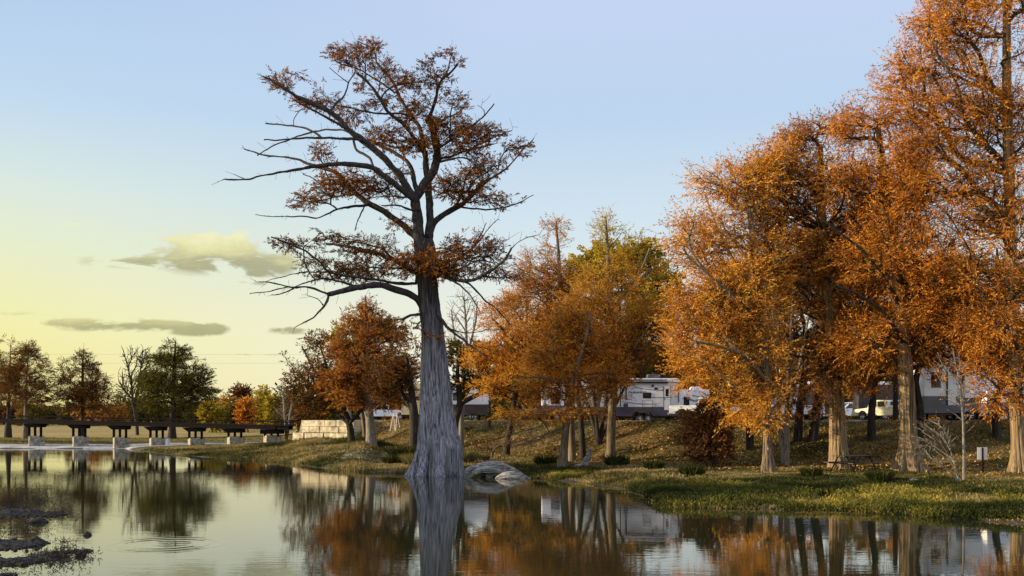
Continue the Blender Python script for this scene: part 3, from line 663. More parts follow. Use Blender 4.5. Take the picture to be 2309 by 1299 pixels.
# left of the great trunk
T('bald_cypress', 'orange cypress with stout grey trunk in front of the stone wall', (836,1004),
  [(837,1008,15),(837,995,12),(835,960,10),(832,920,9),(830,860,7),(828,800,6),(826,730,4),(824,668,2)],
  [(826,690,24,30),(830,740,60,40),(790,780,50,40),(880,760,40,40),(770,830,50,50),(850,820,90,50),(900,840,50,50),(820,880,90,36),(750,860,36,34),(910,890,40,24),(820,910,80,14,0,0,.5),(865,700,14,24,0,0,.4)],
  group=RG, n=3000, mats=('bark_pale','leaf_rustdeep'), seed=41, L=.5, kl=.23, kw=.066, per=3, bf=.35, gap=.43, tier=2.2, back=.3, droop=.05)
T('yellowing_tree', 'yellow green leafed tree peeping left of the orange cypress by the stone wall', (788,955),
  [(788,955,5),(786,880,5),(782,820,4),(780,750,3)], [(775,760,34,24),(790,740,26,20),(765,800,34,30),(800,800,40,40)], n=500, mats=('bark_pale','leaf_gold'), Y=112, seed=42, L=.5, kl=.22, kw=.13, tier=1)
T('dark_oak', 'thinly leaved dark tree with black trunk leaning before the stone wall', (793,998),
  [(793,1000,9),(792,985,8),(790,965,8),(788,955,8),(780,930,5),(765,900,4),(745,850,3),(725,790,2)],
  [(690,780,40,30),(665,800,28,30),(720,770,34,26),(660,860,24,34),(700,840,44,40),(730,890,60,30),(690,910,50,26),(740,830,40,50),(780,900,50,24),(840,900,40,20,0,0,.5)],
  limbs=[(5,2.5,-1,1,[(788,955),(805,935),(825,915),(850,890)]),(4.5,2,1,1,[(789,960),(770,940),(745,925),(715,915),(680,910)]),(4,1.5,-1,1,[(770,915),(740,880),(705,830),(680,780)])],
  n=1150, mats=('bark_dark','leaf_umber'), seed=43, L=.42, kl=.15, kw=.1, per=2, kites=6, tier=1, gap=.45, bf=.3)
T('leaning_tree', 'slim leaning trunk between the black trunk and the grey cypress trunk by the stone wall', (824,992),
  [(824,996,6),(822,965,5.5),(818,940,5),(814,905,4),(812,860,3)], [(810,850,40,30)], n=200, mats=('bark_brown','leaf_brown'), Y=99, seed=44, L=.4)
T('bare_sapling', 'two stemmed leafless sapling in front of the right end of the bridge', (646,994),
  [(647,997,3.6),(645,970,3),(642,940,2.6),(640,900,2),(634,870,1)], [(640,900,20,40),(660,930,20,30),(625,920,16,30),(640,870,12,20)],
  limbs=[(3,1.5,.6,1,[(647,990),(652,960),(653,930),(660,905)])],
  n=260, mats=('bark_pale','leaf_brown'), seed=45, per=1, kites=3, L=.25, kl=.1, kw=.06, bare=.75, bf=.7, back=1, gap=.3, tier=1)

# bare saplings of the right bank
T('bare_sapling', 'clump of leafless grey saplings before the bright orange cypress', (1768,1050),
  [(1772,1054,9),(1773,1030,7.5),(1774,980,6.5),(1775,920,6),(1778,850,5),(1783,760,4),(1788,680,3),(1792,600,2)],
  [(1800,640,50,50),(1750,680,50,50),(1780,740,70,60),(1720,760,40,50),(1840,740,40,50),(1770,820,60,40),(1700,800,30,30)],
  limbs=[(7,2.5,.8,1,[(1768,1048),(1762,1000),(1758,940),(1754,880),(1752,800),(1746,720),(1742,650)]),(5,2,-.8,1,[(1774,960),(1785,900),(1800,840),(1815,760),(1826,700)])],
  n=700, mats=('bark_pale','leaf_brown'), seed=46, per=1, kites=3, L=.25, kl=.1, kw=.05, bare=.85, bf=.9, back=1.2, gap=.3, tier=1, maxr=.05)
T('bare_sapling', 'leafless pale sapling growing straight in the waterside grass, left of the small sign', (2172,1086),
  [(2173,1090,4.6),(2174,1050,3.8),(2173,1000,3.2),(2172,950,2.8),(2168,900,2.2),(2162,850,1.5),(2150,800,.8)],
  [(2140,810,30,30),(2180,850,24,50),(2160,900,34,40),(2120,830,20,30),(2185,950,14,40,0,0,.5)],
  n=200, mats=('bark_pale','leaf_brown'), seed=47, per=1, kites=2, L=.2, kl=.08, kw=.05, bare=.9, bf=.8, back=1.2, gap=.2, tier=1, maxr=.03)
T('bare_shrub', 'low leafless shrub with pale branches reaching left from the straight sapling', (2164,1090),
  [(2165,1092,3),(2158,1070,2),(2150,1040,1.6),(2142,1010,1.2),(2136,980,.8)],
  [(2120,990,40,30),(2090,1010,40,30),(2110,960,40,26),(2070,990,30,24),(2120,1040,30,20),(2080,960,20,14)],
  limbs=[(2.2,.7,-1,1,[(2164,1086),(2140,1062),(2118,1045),(2090,1030),(2075,1018)]),(2,.7,1,1,[(2160,1080),(2150,1030),(2130,990),(2105,968),(2075,955)]),(1.6,.6,-2,1,[(2158,1070),(2130,1010),(2100,975),(2060,945)])],
  n=240, mats=('bark_pale','leaf_brown'), seed=48, per=1, kites=2, L=.2, kl=.08, kw=.05, bare=.9, bf=.6, back=.8, gap=.2, tier=1, maxr=.02)
T('shrub', 'wine brown leafy shrub hiding the bank between the parked trailer and the orange cypress', (1610,1050),
  [(1610,1054,5),(1612,1020,4),(1615,980,3),(1612,930,2)],
  [(1600,930,30,40),(1570,980,44,30),(1640,960,50,44),(1600,1010,70,34),(1660,1010,36,30),(1560,940,30,20,0,0,.5),(1620,900,26,16,0,0,.4)],
  n=900, mats=('bark_dark','leaf_wine'), seed=49, per=3, kites=7, L=.35, kl=.14, kw=.09, tier=1, gap=.47, bf=.3)
T('shrub', 'tangled reddish twiggy brush behind the driftwood', (1120,1035),
  [(1110,1036,3),(1108,1015,2),(1106,1000,1)], [(1105,1005,34,16),(1080,1015,24,12),(1135,1000,24,14),(1190,990,50,24,1,0,.8),(1240,985,40,24,1,0,.5)],
  n=500, mats=('bark_brown','leaf_umber'), seed=50, per=1, kites=5, L=.3, kl=.14, kw=.05, tier=1, gap=.38, bf=.3, bare=.4, tip=.008)

# ------------------------------------------------------------------ trees beyond the bridge
LG = 'trees in the field beyond the bridge'
T('field_cypress', 'brown cypress at the far left edge behind the bridge', (20,976), [(18,978,9),(19,950,5),(20,900,3),(22,840,1.8),(24,775,.6)],
  [(10,800,36,36),(22,840,50,40),(-10,880,70,30),(30,900,60,20)], group=LG, n=900, mats=('bark_dark','leaf_umber'), seed=61, L=.7, kl=.25, kw=.065, spread=.4, Y=152, tier=2.4, back=.2, gap=.50, bf=.5)
T('field_cypress', 'bushy brown cypress second from the left behind the bridge', (57,985), [(57,987,8),(57,965,5),(58,920,3.4),(60,860,2),(65,768,.7)],
  [(66,790,22,26),(60,820,44,36),(80,850,44,30),(30,860,40,34),(62,885,70,24),(100,900,40,16,0,0,.6)], group=LG, n=1200, mats=('bark_brown','leaf_umber'), seed=62, L=.7, kl=.25, kw=.065, spread=.4, Y=143, tier=2.4, back=.2, gap=.50, bf=.5)
T('field_cypress', 'pyramid shaped open cypress behind the third bridge pier', (186,985), [(186,987,5),(186,960,4),(186,900,3.5),(186,840,2.6),(188,790,1)],
  [(188,805,14,14),(190,830,32,20),(145,830,14,22,0,0,.5),(188,860,56,22),(190,890,66,18),(195,915,70,10,0,0,.7)], group=LG, n=1200, mats=('bark_dark','leaf_umber'), seed=63, L=.7, kl=.25, kw=.065, spread=.4, Y=144, tier=2.6, back=.2, gap=.44, bf=.5)
T('field_cypress', 'densest dark cypress standing right of the bare tree behind the bridge', (388,990), [(388,993,12),(388,975,8),(390,940,6.5),(391,880,5),(393,820,4),(396,772,1.5)],
  [(394,790,28,22),(360,815,30,20),(400,825,50,28),(440,850,40,26,0,0,.8),(390,860,80,28),(400,890,90,26),(455,880,36,12,0,0,.5),(390,915,74,14),(340,860,26,34)], group=LG, n=2200, mats=('bark_dark','leaf_olive'), seed=64, L=.7, kl=.28, kw=.075, Y=141, tier=3.4, back=.15, gap=.43, bf=.6, per=3, spread=.35)
T('bare_tree', 'leafless vase shaped tree left of the densest dark cypress', (309,975), [(310,976,4),(308,950,3.4),(303,925,3),(298,900,2.4)],
  [(310,800,38,24),(330,830,26,50),(290,850,26,40),(310,870,40,40),(275,880,20,30)],
  limbs=[(3.5,1,1,1,[(303,925),(310,880),(318,830),(322,790)]),(3.2,1,-1,1,[(300,910),(296,860),(286,820),(278,790)]),(3,1,0,1,[(298,900),(280,880),(268,860)])],
  group=LG, n=900, mats=('bark_dark','leaf_brown'), seed=65, per=1, kites=3, L=.3, kl=.14, kw=.08, bare=.75, bf=.9, back=1.3, gap=.3, tier=1, Y=170, tip=.035)
BK = 'wooded edge of the field behind the bridge'
back = [ # px, top, half width, mat, kind words, Y
 (545,868,26,'leaf_umber','round brown topped tree above the yellow ones behind the bridge'),
 (508,896,30,'leaf_mix','low green brown tree just right of the densest dark cypress'),
 (478,905,22,'leaf_gold','yellow green bush just right of the densest dark cypress'),
 (590,876,24,'leaf_gold','brightest yellow tree behind the bridge'),
 (558,900,20,'leaf_rust','orange bush in front of the round brown topped tree'),
 (618,890,20,'leaf_gold','yellow tree behind the two stemmed sapling'),
 (640,895,22,'leaf_olive','dark green tree behind the right end of the bridge'),
 (530,915,22,'leaf_olive','dark green bush below the yellow trees behind the bridge'),
 (700,905,30,'leaf_rust','orange bush showing above the left end of the stone wall'),
 (735,915,24,'leaf_gold','yellow bush showing above the stone wall'),
]
for i, (px, top, hw, mt, lab) in enumerate(back):
    Yb = [205, 190, 185, 200, 180, 195, 210, 182, 150, 155][i]
    T('field_tree', lab, (px, 960), [(px, 958, 3), (px, 930, 2.5), (px, top + 20, 1)],
      [(px, top + 16, hw * .7, 15), (px - hw*.3, top + 34, hw * .8, 22), (px + hw*.35, top + 38, hw * .7, 22), (px, 935, hw, 20)],
      group=BK, n=420, mats=('bark_brown', mt), seed=70 + i, L=.9, kl=.36, kw=.26, Y=Yb, per=2, kites=8, tier=1, gap=.4, tip=.02)
# the dark wood closing the field: individuals from three growths
protos = []
for i, (mt, lab) in enumerate((('leaf_olive', 'a'), ('leaf_umber', 'b'), ('leaf_brown', 'c'))):
    protos.append(T('wood_tree', 'x', (700, 950), [(700, 960, 3), (700, 920, 2.4), (702, 880, 1)],
      [(700, 895, 30, 18), (680, 915, 30, 22), (722, 915, 28, 22), (700, 938, 44, 18)], n=420, mats=('bark_dark', mt), seed=90 + i, L=1.1, kl=.5, kw=.34, Y=300, per=2, kites=8, tier=1, gap=.38, tip=.03))
def copy_thing(o):
    c = o.copy(); C.objects.link(c)
    for ch in o.children:
        k = ch.copy(); k.parent = c; C.objects.link(k)
    return c
WG = 'distant wood beyond the field and the camp'
used = [0, 0, 0]
words_k = ['dark green', 'umber brown', 'faded orange']
spots = []
for px in range(-160, 700, 17): spots.append((px + random.uniform(-8, 8), random.uniform(262, 330), random.uniform(.55, .85)))
for px in range(700, 1120, 34): spots.append((px + random.uniform(-8, 8), random.uniform(150, 175), random.uniform(.55, .8)))
for px in range(1120, 2480, 44): spots.append((px + random.uniform(-12, 12), random.uniform(118, 150), random.uniform(.85, 1.2)))
for i, (px, Yd, sc) in enumerate(spots):
    k = random.choice((0, 0, 1, 2)) if px < 1120 else random.choice((0, 1, 2, 2))
    o = protos[k] if used[k] == 0 else copy_thing(protos[k]); used[k] += 1
    x = (px - CX) * Yd / F
    o.location = (x, Yd, gz(x, Yd) - .1); o.rotation_euler[2] = random.uniform(0, 6.28); o.scale = (sc, sc, sc * random.uniform(.85, 1.15))
    where = 'far across the field behind the bridge' if px < 700 else 'behind the vehicles parked above the bank'
    tag(o, '%s leafed tree of the wood %s' % (words_k[k], where), 'tree', WG + (' %s %s' % (words_k[k], 'field' if px < 700 else 'camp')))

# unseen cypresses added at the left to shade the great trunk and near bank
for i, (x, y, h_) in enumerate(((-50, 60.6, 1.0), (-43, 59.9, .8), (-56, 60.9, 1.1), (-47, 41.2, .62))):
    o = T('added_shade_cypress', 'added shade cypress nearest the water on the left bank outside the picture', (700, 950), [(700, 950, 9), (700, 760, 6), (700, 560, 2)],
          [(700, 600, 40, 60), (700, 700, 70, 80), (700, 800, 90, 80), (700, 890, 90, 50)], n=1400, mats=('bark_brown', 'leaf_brown'), Y=110, seed=200 + i, L=.9, kl=.4, kw=.22, per=4, kites=8, gap=.3) if i == 0 else copy_thing(o)
    if i: o['label'] = ['', 'short added shade cypress of the left bank outside the picture', 'tallest added shade cypress of the left bank outside the picture', 'smallest added shade cypress standing apart on the left bank outside the picture'][i]
    o['group'] = 'added shade cypresses of the left bank outside the picture'; o.location = (x, y, gz(x, y) - .2); o.scale = (h_ * .75, h_ * .75, h_ * 1.15); o.rotation_euler[2] = i * 2.1
# ------------------------------------------------------------------ ground
cols = np.r_[np.arange(-3400, -300, 60), np.arange(-300, 2620, 5), np.arange(2620, 6000, 60)].astype(float)
rows = np.r_[np.arange(1, 20, 1.), np.arange(20, 50, .35), np.arange(50, 112, .4), np.arange(112, 145, .8), np.arange(145, 330, 4), np.geomspace(330, 3500, 40)]
PX, YY = np.meshgrid(cols, rows)
ZZ = ground_h(PX, YY); XX = (PX - CX) / F * YY
near = np.clip((60 - np.abs(YY - 60)) / 60, 0, 1)
ZZ = ZZ + (fbm(XX * 3, YY * 3, 0, 3, 77) - .5) * .10 * (YY < 112)
sh, ty, tz, cy, cz = [np.interp(PX, TAB[:, 0], TAB[:, k]) for k in range(1, 6)]
n1 = fbm(XX * .4, YY * .4, 0, 4, 12)[..., None]; n2 = fbm(XX * 2.2, YY * 1.6, 0, 3, 15)[..., None]
def lerp(a, b, t): return a * (1 - t) + b * t
def col(*c): return np.array(c, float)
green = lerp(col(.03,.038,.013), col(.11,.10,.035), n2); leafy = lerp(col(.075,.048,.018), col(.29,.19,.07), n2)
green2 = lerp(col(.055,.055,.02), col(.21,.17,.065), n2)
tan = lerp(col(.20,.15,.05), col(.42,.31,.12), fbm(XX * .05, YY * .25, 0, 3, 18)[..., None]); gravel = lerp(col(.30,.30,.34), col(.68,.67,.70), n2)
mud = lerp(col(.03,.03,.035), col(.09,.085,.09), n2)
sl = np.clip((YY - ty) / (cy - ty), 0, 1)[..., None]
bench = np.clip((YY - sh) / (ty - sh), 0, 1)[..., None]
c = lerp(green, green2, np.clip(n1 * 2.4 - .7 + (bench - .5) * .8, 0, 1))
lm = np.clip((sl * 3 + (bench - .82) * 6), 0, 1) * np.clip(n1 * 3 - .85, .12, .9)
c = lerp(c, leafy, lm)
c = lerp(c, lerp(col(.10,.08,.04), col(.30,.26,.2), n2), (sl > .985) * 1.)       # worn plateau of the camp
c = lerp(c, tan, np.clip((YY[..., None] - 130) / 4, 0, 1) * (PX[..., None] < 672))
strip = np.clip(1 - np.abs(YY - np.interp(PX, [-200, 0, 300, 500, 620], [126, 124, 122.5, 120, 117])) / np.interp(PX, [-200, 300, 420, 620, 640], [5.5, 4.5, 3, 1.2, 0.1]), 0, 1)[..., None] * (PX[..., None] < 640)
strip = np.clip(strip * 5, 0, 1) * np.clip(n1 * 4 - .6, .55, 1)
c = lerp(c, gravel, strip)
pale = np.clip(1 - np.hypot((PX - 860) / 110, (YY - 79) / 7.0), 0, 1)[..., None]   # leaf strewn sandy patch
c = lerp(c, lerp(col(.12,.10,.07), col(.55,.50,.40), n2 ** 2), np.clip(pale * 3, 0, 1) * np.clip(n2 * 3 - .9, 0, 1))
sand = np.clip(1 - np.hypot((PX - 1180) / 110, (YY - 80) / 6.0), 0, 1)[..., None]
c = lerp(c, lerp(col(.22,.15,.07), col(.42,.30,.15), n2), np.clip(sand * 3, 0, 1))
c = lerp(c, mud, (YY[..., None] < sh[..., None] + .15) * 1.)
V = np.stack([XX, YY, ZZ], -1).reshape(-1, 3)
nc = len(cols); nr = len(rows)
i = np.arange(nc - 1); q = np.stack([i, i + 1, i + 1 + nc, i + nc], 1)
Q = (q[None] + (np.arange(nr - 1) * nc)[:, None, None]).reshape(-1, 4)
me = npmesh('ground', V, Q, True, {'soil': ('FLOAT_COLOR', 'POINT', np.concatenate([c.reshape(-1, 3), np.ones((len(V), 1))], 1))})
m, nt, out = mat('bank soil and turf'); L = nt.links.new
p = N(nt, 'ShaderNodeBsdfPrincipled'); p.inputs['Roughness'].default_value = .95; p.inputs['Specular IOR Level'].default_value = .15
at = N(nt, 'ShaderNodeAttribute', attribute_name='soil'); tc = N(nt, 'ShaderNodeTexCoord')
no = N(nt, 'ShaderNodeTexNoise'); no.inputs['Scale'].default_value = 5; no.inputs['Detail'].default_value = 8; no.inputs['Roughness'].default_value = .75
L(tc.outputs['Object'], no.inputs['Vector'])
r = ramp(nt, [(.3, (.35,.33,.3)), (.5, (.9,.9,.9)), (.72, (1.8,1.7,1.5))]); L(no.outputs['Fac'], r.inputs[0])
mx = N(nt, 'ShaderNodeMix', data_type='RGBA', blend_type='MULTIPLY'); mx.inputs[0].default_value = 1
L(at.outputs['Color'], mx.inputs[6]); L(r.outputs[0], mx.inputs[7]); L(mx.outputs[2], p.inputs['Base Color'])
b = N(nt, 'ShaderNodeBump'); b.inputs['Strength'].default_value = 1; b.inputs['Distance'].default_value = .12
L(no.outputs['Fac'], b.inputs['Height']); L(b.outputs[0], p.inputs['Normal']); L(p.outputs[0], out.inputs[0])
tag(link('ground', me, m), kind='structure')

# ------------------------------------------------------------------ water
m, nt, out = mat('still pond water'); L = nt.links.new
geo = N(nt, 'ShaderNodeNewGeometry')
p = N(nt, 'ShaderNodeBsdfPrincipled'); p.inputs['Base Color'].default_value = (.018,.022,.010,1); p.inputs['Roughness'].default_value = .02; p.inputs['IOR'].default_value = 2.5
def wav(sx, sy, det, seed):
    mp = N(nt, 'ShaderNodeMapping'); mp.inputs['Scale'].default_value = (sx, sy, 1); mp.inputs['Location'].default_value = (seed, seed * 2, 0)
    L(geo.outputs['Position'], mp.inputs[0]); n = N(nt, 'ShaderNodeTexNoise'); n.inputs['Scale'].default_value = 1; n.inputs['Detail'].default_value = det
    L(mp.outputs[0], n.inputs['Vector']); return n.outputs['Fac']
def M2(op, a, b=None, c=None, clamp=False):
    n = N(nt, 'ShaderNodeMath', operation=op, use_clamp=clamp)
    for k, v in enumerate((a, b, c)):
        if v is None: continue
        if hasattr(v, 'is_linked') or hasattr(v, 'links'): L(v, n.inputs[k])
        else: n.inputs[k].default_value = v
    return n.outputs[0]
w1 = wav(1.1, 3.6, 2, 3.1); w2 = wav(.25, .8, 1, 8.3); w3 = wav(5, 14, 1, 1.7)
patch = wav(.05, .11, 2, 5.0)
amt = M2('MULTIPLY_ADD', patch, 2.4, -.7, True)
h = M2('ADD', M2('MULTIPLY', w1, M2('MULTIPLY_ADD', amt, .0020, .0007)), M2('ADD', M2('MULTIPLY', w2, .0016), M2('MULTIPLY', w3, M2('MULTIPLY_ADD', amt, .00034, .00010))))
# the one spreading ring, where a fish rose
sx = N(nt, 'ShaderNodeSeparateXYZ'); L(geo.outputs['Position'], sx.inputs[0])
RX, RY = W(372, 1228, 8081 / (1228 - 945))[:2]
dx = M2('SUBTRACT', sx.outputs[0], float(RX)); dy = M2('SUBTRACT', sx.outputs[1], float(RY))
rr = M2('SQRT', M2('ADD', M2('MULTIPLY', dx, dx), M2('MULTIPLY', dy, dy)))
env = M2('MULTIPLY', M2('SUBTRACT', 1.0, M2('DIVIDE', M2('ABSOLUTE', M2('SUBTRACT', rr, 1.35)), .85), None, True), .0016)
h = M2('ADD', h, M2('MULTIPLY', M2('SINE', M2('MULTIPLY', rr, 13.)), env))
b = N(nt, 'ShaderNodeBump'); b.inputs['Strength'].default_value = 1; b.inputs['Distance'].default_value = 1; L(h, b.inputs['Height'])
L(b.outputs[0], p.inputs['Normal']); L(p.outputs[0], out.inputs[0])
wv = [(-190, 3, 0), (190, 3, 0), (190, 140, 0), (-190, 140, 0)]
tag(link('water', npmesh('water', wv, [[0,1,2,3]]), m), kind='structure')

# ------------------------------------------------------------------ ground cover
def blades(name, label, mt, pts, h, w, lean, rng, per=1, tint=None, jit=.0):
    P = np.repeat(pts, per, 0); m = len(P)
    if jit: P = P + np.c_[rng.normal(size=(m, 2)) * jit, np.zeros(m)]
    H = np.repeat(h, per) if np.ndim(h) else np.full(m, h); H = H * rng.uniform(.5, 1.3, m)
    a = rng.uniform(0, 2*np.pi, m); u = np.stack([np.cos(a), np.sin(a), 0*a], 1)
    d = unit(np.stack([rng.normal(size=m) * lean, rng.normal(size=m) * lean, np.ones(m)], 1))
    ww = w * rng.uniform(.6, 1.4, m)
    mid = P + d * (H * .5)[:, None]; tip = P + d * H[:, None] + np.stack([rng.normal(size=m), rng.normal(size=m), -.5*np.ones(m)], 1) * (H * lean * .4)[:, None]
    V = np.stack([P, mid + u * (ww * .5)[:, None], tip, mid - u * (ww * .5)[:, None]], 1).reshape(-1, 3)
    Q = np.arange(m * 4).reshape(-1, 4)
    ti = np.clip((np.repeat(tint, per) if tint is not None else .5) + rng.normal(size=m) * .17, 0, 1)
    return tag(link(name, npmesh(name, V, Q, False, {'tint': ('FLOAT', 'FACE', ti)}), mt), label, kind='stuff')

def scatter(n, px0, px1, f0, f1, rng, acc=None):
    """spots between two lines of the bank: f in shore(0) toe(1) crest(2) units"""
    out = []; c_ = 0
    while c_ < n:
        px = rng.uniform(px0, px1, n); f = rng.uniform(f0, f1, n)
        sh = np.interp(px, TAB[:, 0], TAB[:, 1]); ty = np.interp(px, TAB[:, 0], TAB[:, 2]); cy = np.interp(px, TAB[:, 0], TAB[:, 4])
        Y = np.where(f < 1, sh + (ty - sh) * f, ty + (cy - ty) * (f - 1))
        z = ground_h(px, Y); x = (px - CX) / F * Y
        k = (z > -.04) & (Y < 112)
        if acc is not None: k &= rng.uniform(size=n) < acc(px, Y, x, f)
        out.append(np.stack([x, Y, z - .02, px, f], 1)[k]); c_ += k.sum()
    return np.concatenate(out)[:n]

rg = np.random.default_rng(7)
s = scatter(60000, 1180, 2750, 0, 1.0, rg, lambda px, Y, x, f: np.clip(fbm(x * .8, Y * .5, 0, 3, 3) * 3 - .8, .1, 1))
tn = np.clip(fbm(s[:, 0] * .25, s[:, 1] * .3, 0, 3, 8) * 1.5 - .25 + s[:, 4] * .25, 0, 1)
hh = (.07 + .17 * np.clip(fbm(s[:, 0] * .6, s[:, 1] * .6, 0, 2, 4) * 2 - .5, 0, 1)) * np.where(s[:, 4] > .6, .6, 1)
blades('bank_grass', 'mixed green and straw grass on the low right bank', M['grass'], s[:, :3], hh, .05, .35, rg, 3, tn, .12)
s = scatter(17500, 1240, 2750, -.035, .34, rg, lambda px, Y, x, f: np.clip(fbm(x * .5, Y * .35, 0, 3, 23) * 4 - 1.4, 0, 1) * np.clip(1.2 - np.maximum(f, 0) * 2, 0, 1))
tn = np.clip(fbm(s[:, 0] * .3, s[:, 1] * .3, 0, 3, 28) * 2 - .5, 0, 1)
# leafy stems standing on the wet margin
PP = s[:, :3]; hw = .15 + .35 * fbm(s[:, 0] * .7, s[:, 1] * .5, 0, 2, 24)
dirs = np.tile([[0, 0, 1.]], (len(PP), 1))
V, Q, ti = shoots(PP + np.array([0, 0, .02]), dirs, 2, 6, .24, .09, .045, -.1, .35, rg, 1)
ti = np.clip(np.repeat(tn, 12) * .75 + ti * .3, 0, 1)
tag(link('water_weeds', npmesh('water_weeds', V, Q, False, {'tint': ('FLOAT', 'FACE', ti)}), M['weed']), 'leafy green weeds lining the water along the right bank', kind='stuff')
s = scatter(26000, 250, 1260, 0, 1.1, rg, lambda px, Y, x, f: np.clip(fbm(x * .6, Y * .4, 0, 3, 33) * 3 - .7, .1, 1) * np.where(np.hypot((px - 860) / 110, (Y - 79) / 7) < .8, .25, 1) * np.where(np.hypot((px - 1180) / 110, (Y - 80) / 6) < .8, .25, 1))
tn = np.clip(fbm(s[:, 0] * .2, s[:, 1] * .2, 0, 3, 38) * 1.6 - .2, 0, 1)
blades('point_grass', 'short grass on the point left of the great cypress', M['grass'], s[:, :3], .24, .07, .35, rg, 3, tn, .15)
s = scatter(32000, 820, 2750, .75, 2.02, rg, lambda px, Y, x, f: np.clip(fbm(x * .5, Y * .5, 0, 3, 43) * 3 - .8, .08, 1))
m_ = len(s); P_ = s[:, :3] + np.array([0, 0, .05]); a = unit(rg.normal(size=(m_, 3)) * np.array([1, 1, .45])); bb = unit(np.cross(a, rg.normal(size=(m_, 3)) * .5 + np.array([0, 0, 1.])))
sz = rg.uniform(.05, .12, m_)[:, None]
V = np.stack([P_ - a * sz, P_ + bb * sz * .6, P_ + a * sz + np.array([0, 0, .03]), P_ - bb * sz * .6], 1).reshape(-1, 3)
tag(link('fallen_leaves', npmesh('fallen_leaves', V, np.arange(m_ * 4).reshape(-1, 4), False, {'tint': ('FLOAT', 'FACE', rg.uniform(0, 1, m_))}), M['litter']), 'dry brown and gold leaves scattered down the grassy bank', kind='stuff')
s = scatter(38000, 820, 2750, 1.0, 1.98, rg, lambda px, Y, x, f: np.clip(fbm(x * .35, Y * .45, 0, 3, 53) * 4 - 1.4, .1, 1))
blades('slope_grass', 'thin grass on the slope below the parked campers', M['grass'], s[:, :3], .13, .05, .5, rg, 3, np.clip(fbm(s[:, 0] * .2, s[:, 1] * .3, 0, 3, 58) * 1.4 - .1, 0, 1), .12)
s = np.stack([*(lambda px, Y: ((px - CX) / F * Y, Y, ground_h(px, Y) - .02))(rg.uniform(-260, 672, 14000), rg.uniform(128, 150, 14000))], 1)
blades('field_grass', 'dry grass on the field beneath the bridge', M['straw'], s, .2, .16, .4, rg, 2, None, .3)

# leaves and scum drifting along the right bank
px_ = rg.uniform(1100, 2700, 16000); sh_ = np.interp(px_, TAB[:, 0], TAB[:, 1]); Y_ = sh_ - rg.exponential(2.2, 16000); x_ = (px_ - CX) / F * Y_
k_ = (rg.uniform(size=16000) < np.clip(fbm(x_ * .35, Y_ * 1.1, 0, 3, 63) * 5 - 2.6, 0, 1)) & (Y_ > 20)
P_ = np.stack([x_, Y_, 0 * x_ + .006], 1)[k_]; m_ = len(P_); a = rg.uniform(0, 6.28, m_); sz = rg.uniform(.02, .055, m_)
d_ = np.stack([np.cos(a), np.sin(a), 0 * a], 1) * sz[:, None]; e_ = np.stack([-np.sin(a), np.cos(a), 0 * a], 1) * sz[:, None] * .5
V = np.stack([P_ - d_, P_ + e_, P_ + d_, P_ - e_], 1).reshape(-1, 3)
tag(link('floating_leaves', npmesh('floating_leaves', V, np.arange(m_ * 4).reshape(-1, 4), False, {'tint': ('FLOAT', 'FACE', rg.uniform(.1, 1, m_))}), M['litter']), 'dry leaves drifting on the water along the right bank', kind='stuff')
# tall clumps of grass, each a plant of its own
clumps = [(905,1040,34,1.5,'weed','dark green'),(930,1052,22,1.1,'straw','straw coloured'),(1052,1046,26,1.25,'straw','yellowed'),(885,1050,22,.9,'weed','low green'),
          (1085,1042,20,.8,'straw','thin straw coloured'),(1230,1050,30,.9,'weed','dark green'),(1390,1052,34,.9,'weed','dark green'),(1475,1060,26,.7,'weed','low dark green'),
          (1560,1075,34,.8,'weed','rounded green'),(1985,1090,34,.75,'weed','grey green'),(1830,1075,30,.6,'weed','low rounded green')]
near_what = ['beside the left foot of the great cypress','at the water left of the great cypress roots','between the great cypress and the driftwood','left of the dark green clump by the great cypress',
             'just behind the driftwood','between the driftwood and the forked young cypress','right of the pointed stump','near the left foot of the wine brown shrub','in front of the wine brown shrub','on the bank below the buttressed sunlit cypress','below the picnic table on the bank']
for (px, py, hwid, hgt, mt, word), wh in zip(clumps, near_what):
    b_ = G(px, py); rad = hwid * b_[1] / F; n_ = 420
    rr_ = np.sqrt(rg.uniform(0, 1, n_)) * rad * .6; an = rg.uniform(0, 2*np.pi, n_)
    P_ = np.stack([rr_ * np.cos(an), rr_ * np.sin(an) * .8, np.zeros(n_) - .05], 1)
    d_ = unit(np.c_[P_[:, :2] / max(rad, .1) * .8 + rg.normal(size=(n_, 2)) * .18, np.ones(n_)])
    H = hgt * rg.uniform(.5, 1.1, n_); u_ = unit(np.cross(d_, rg.normal(size=(n_, 3))))
    mid = P_ + d_ * (H * .55)[:, None]; tip = P_ + d_ * H[:, None] + np.c_[P_[:, :2] / max(rad, .1) * .5, -np.ones(n_) * .1] * (H * .5)[:, None]
    V = np.stack([P_, mid + u_ * .028, tip, mid - u_ * .028], 1).reshape(-1, 3)
    o = link('grass_clump', npmesh('grass_clump', V, np.arange(n_ * 4).reshape(-1, 4), False, {'tint': ('FLOAT', 'FACE', np.clip(rg.uniform(0, .6, n_) + .1, 0, 1))}), M[mt])
    o.location = b_; tag(o, '%s clump of tall grass %s' % (word, wh), 'grass clump', 'clumps of tall grass on the bank')

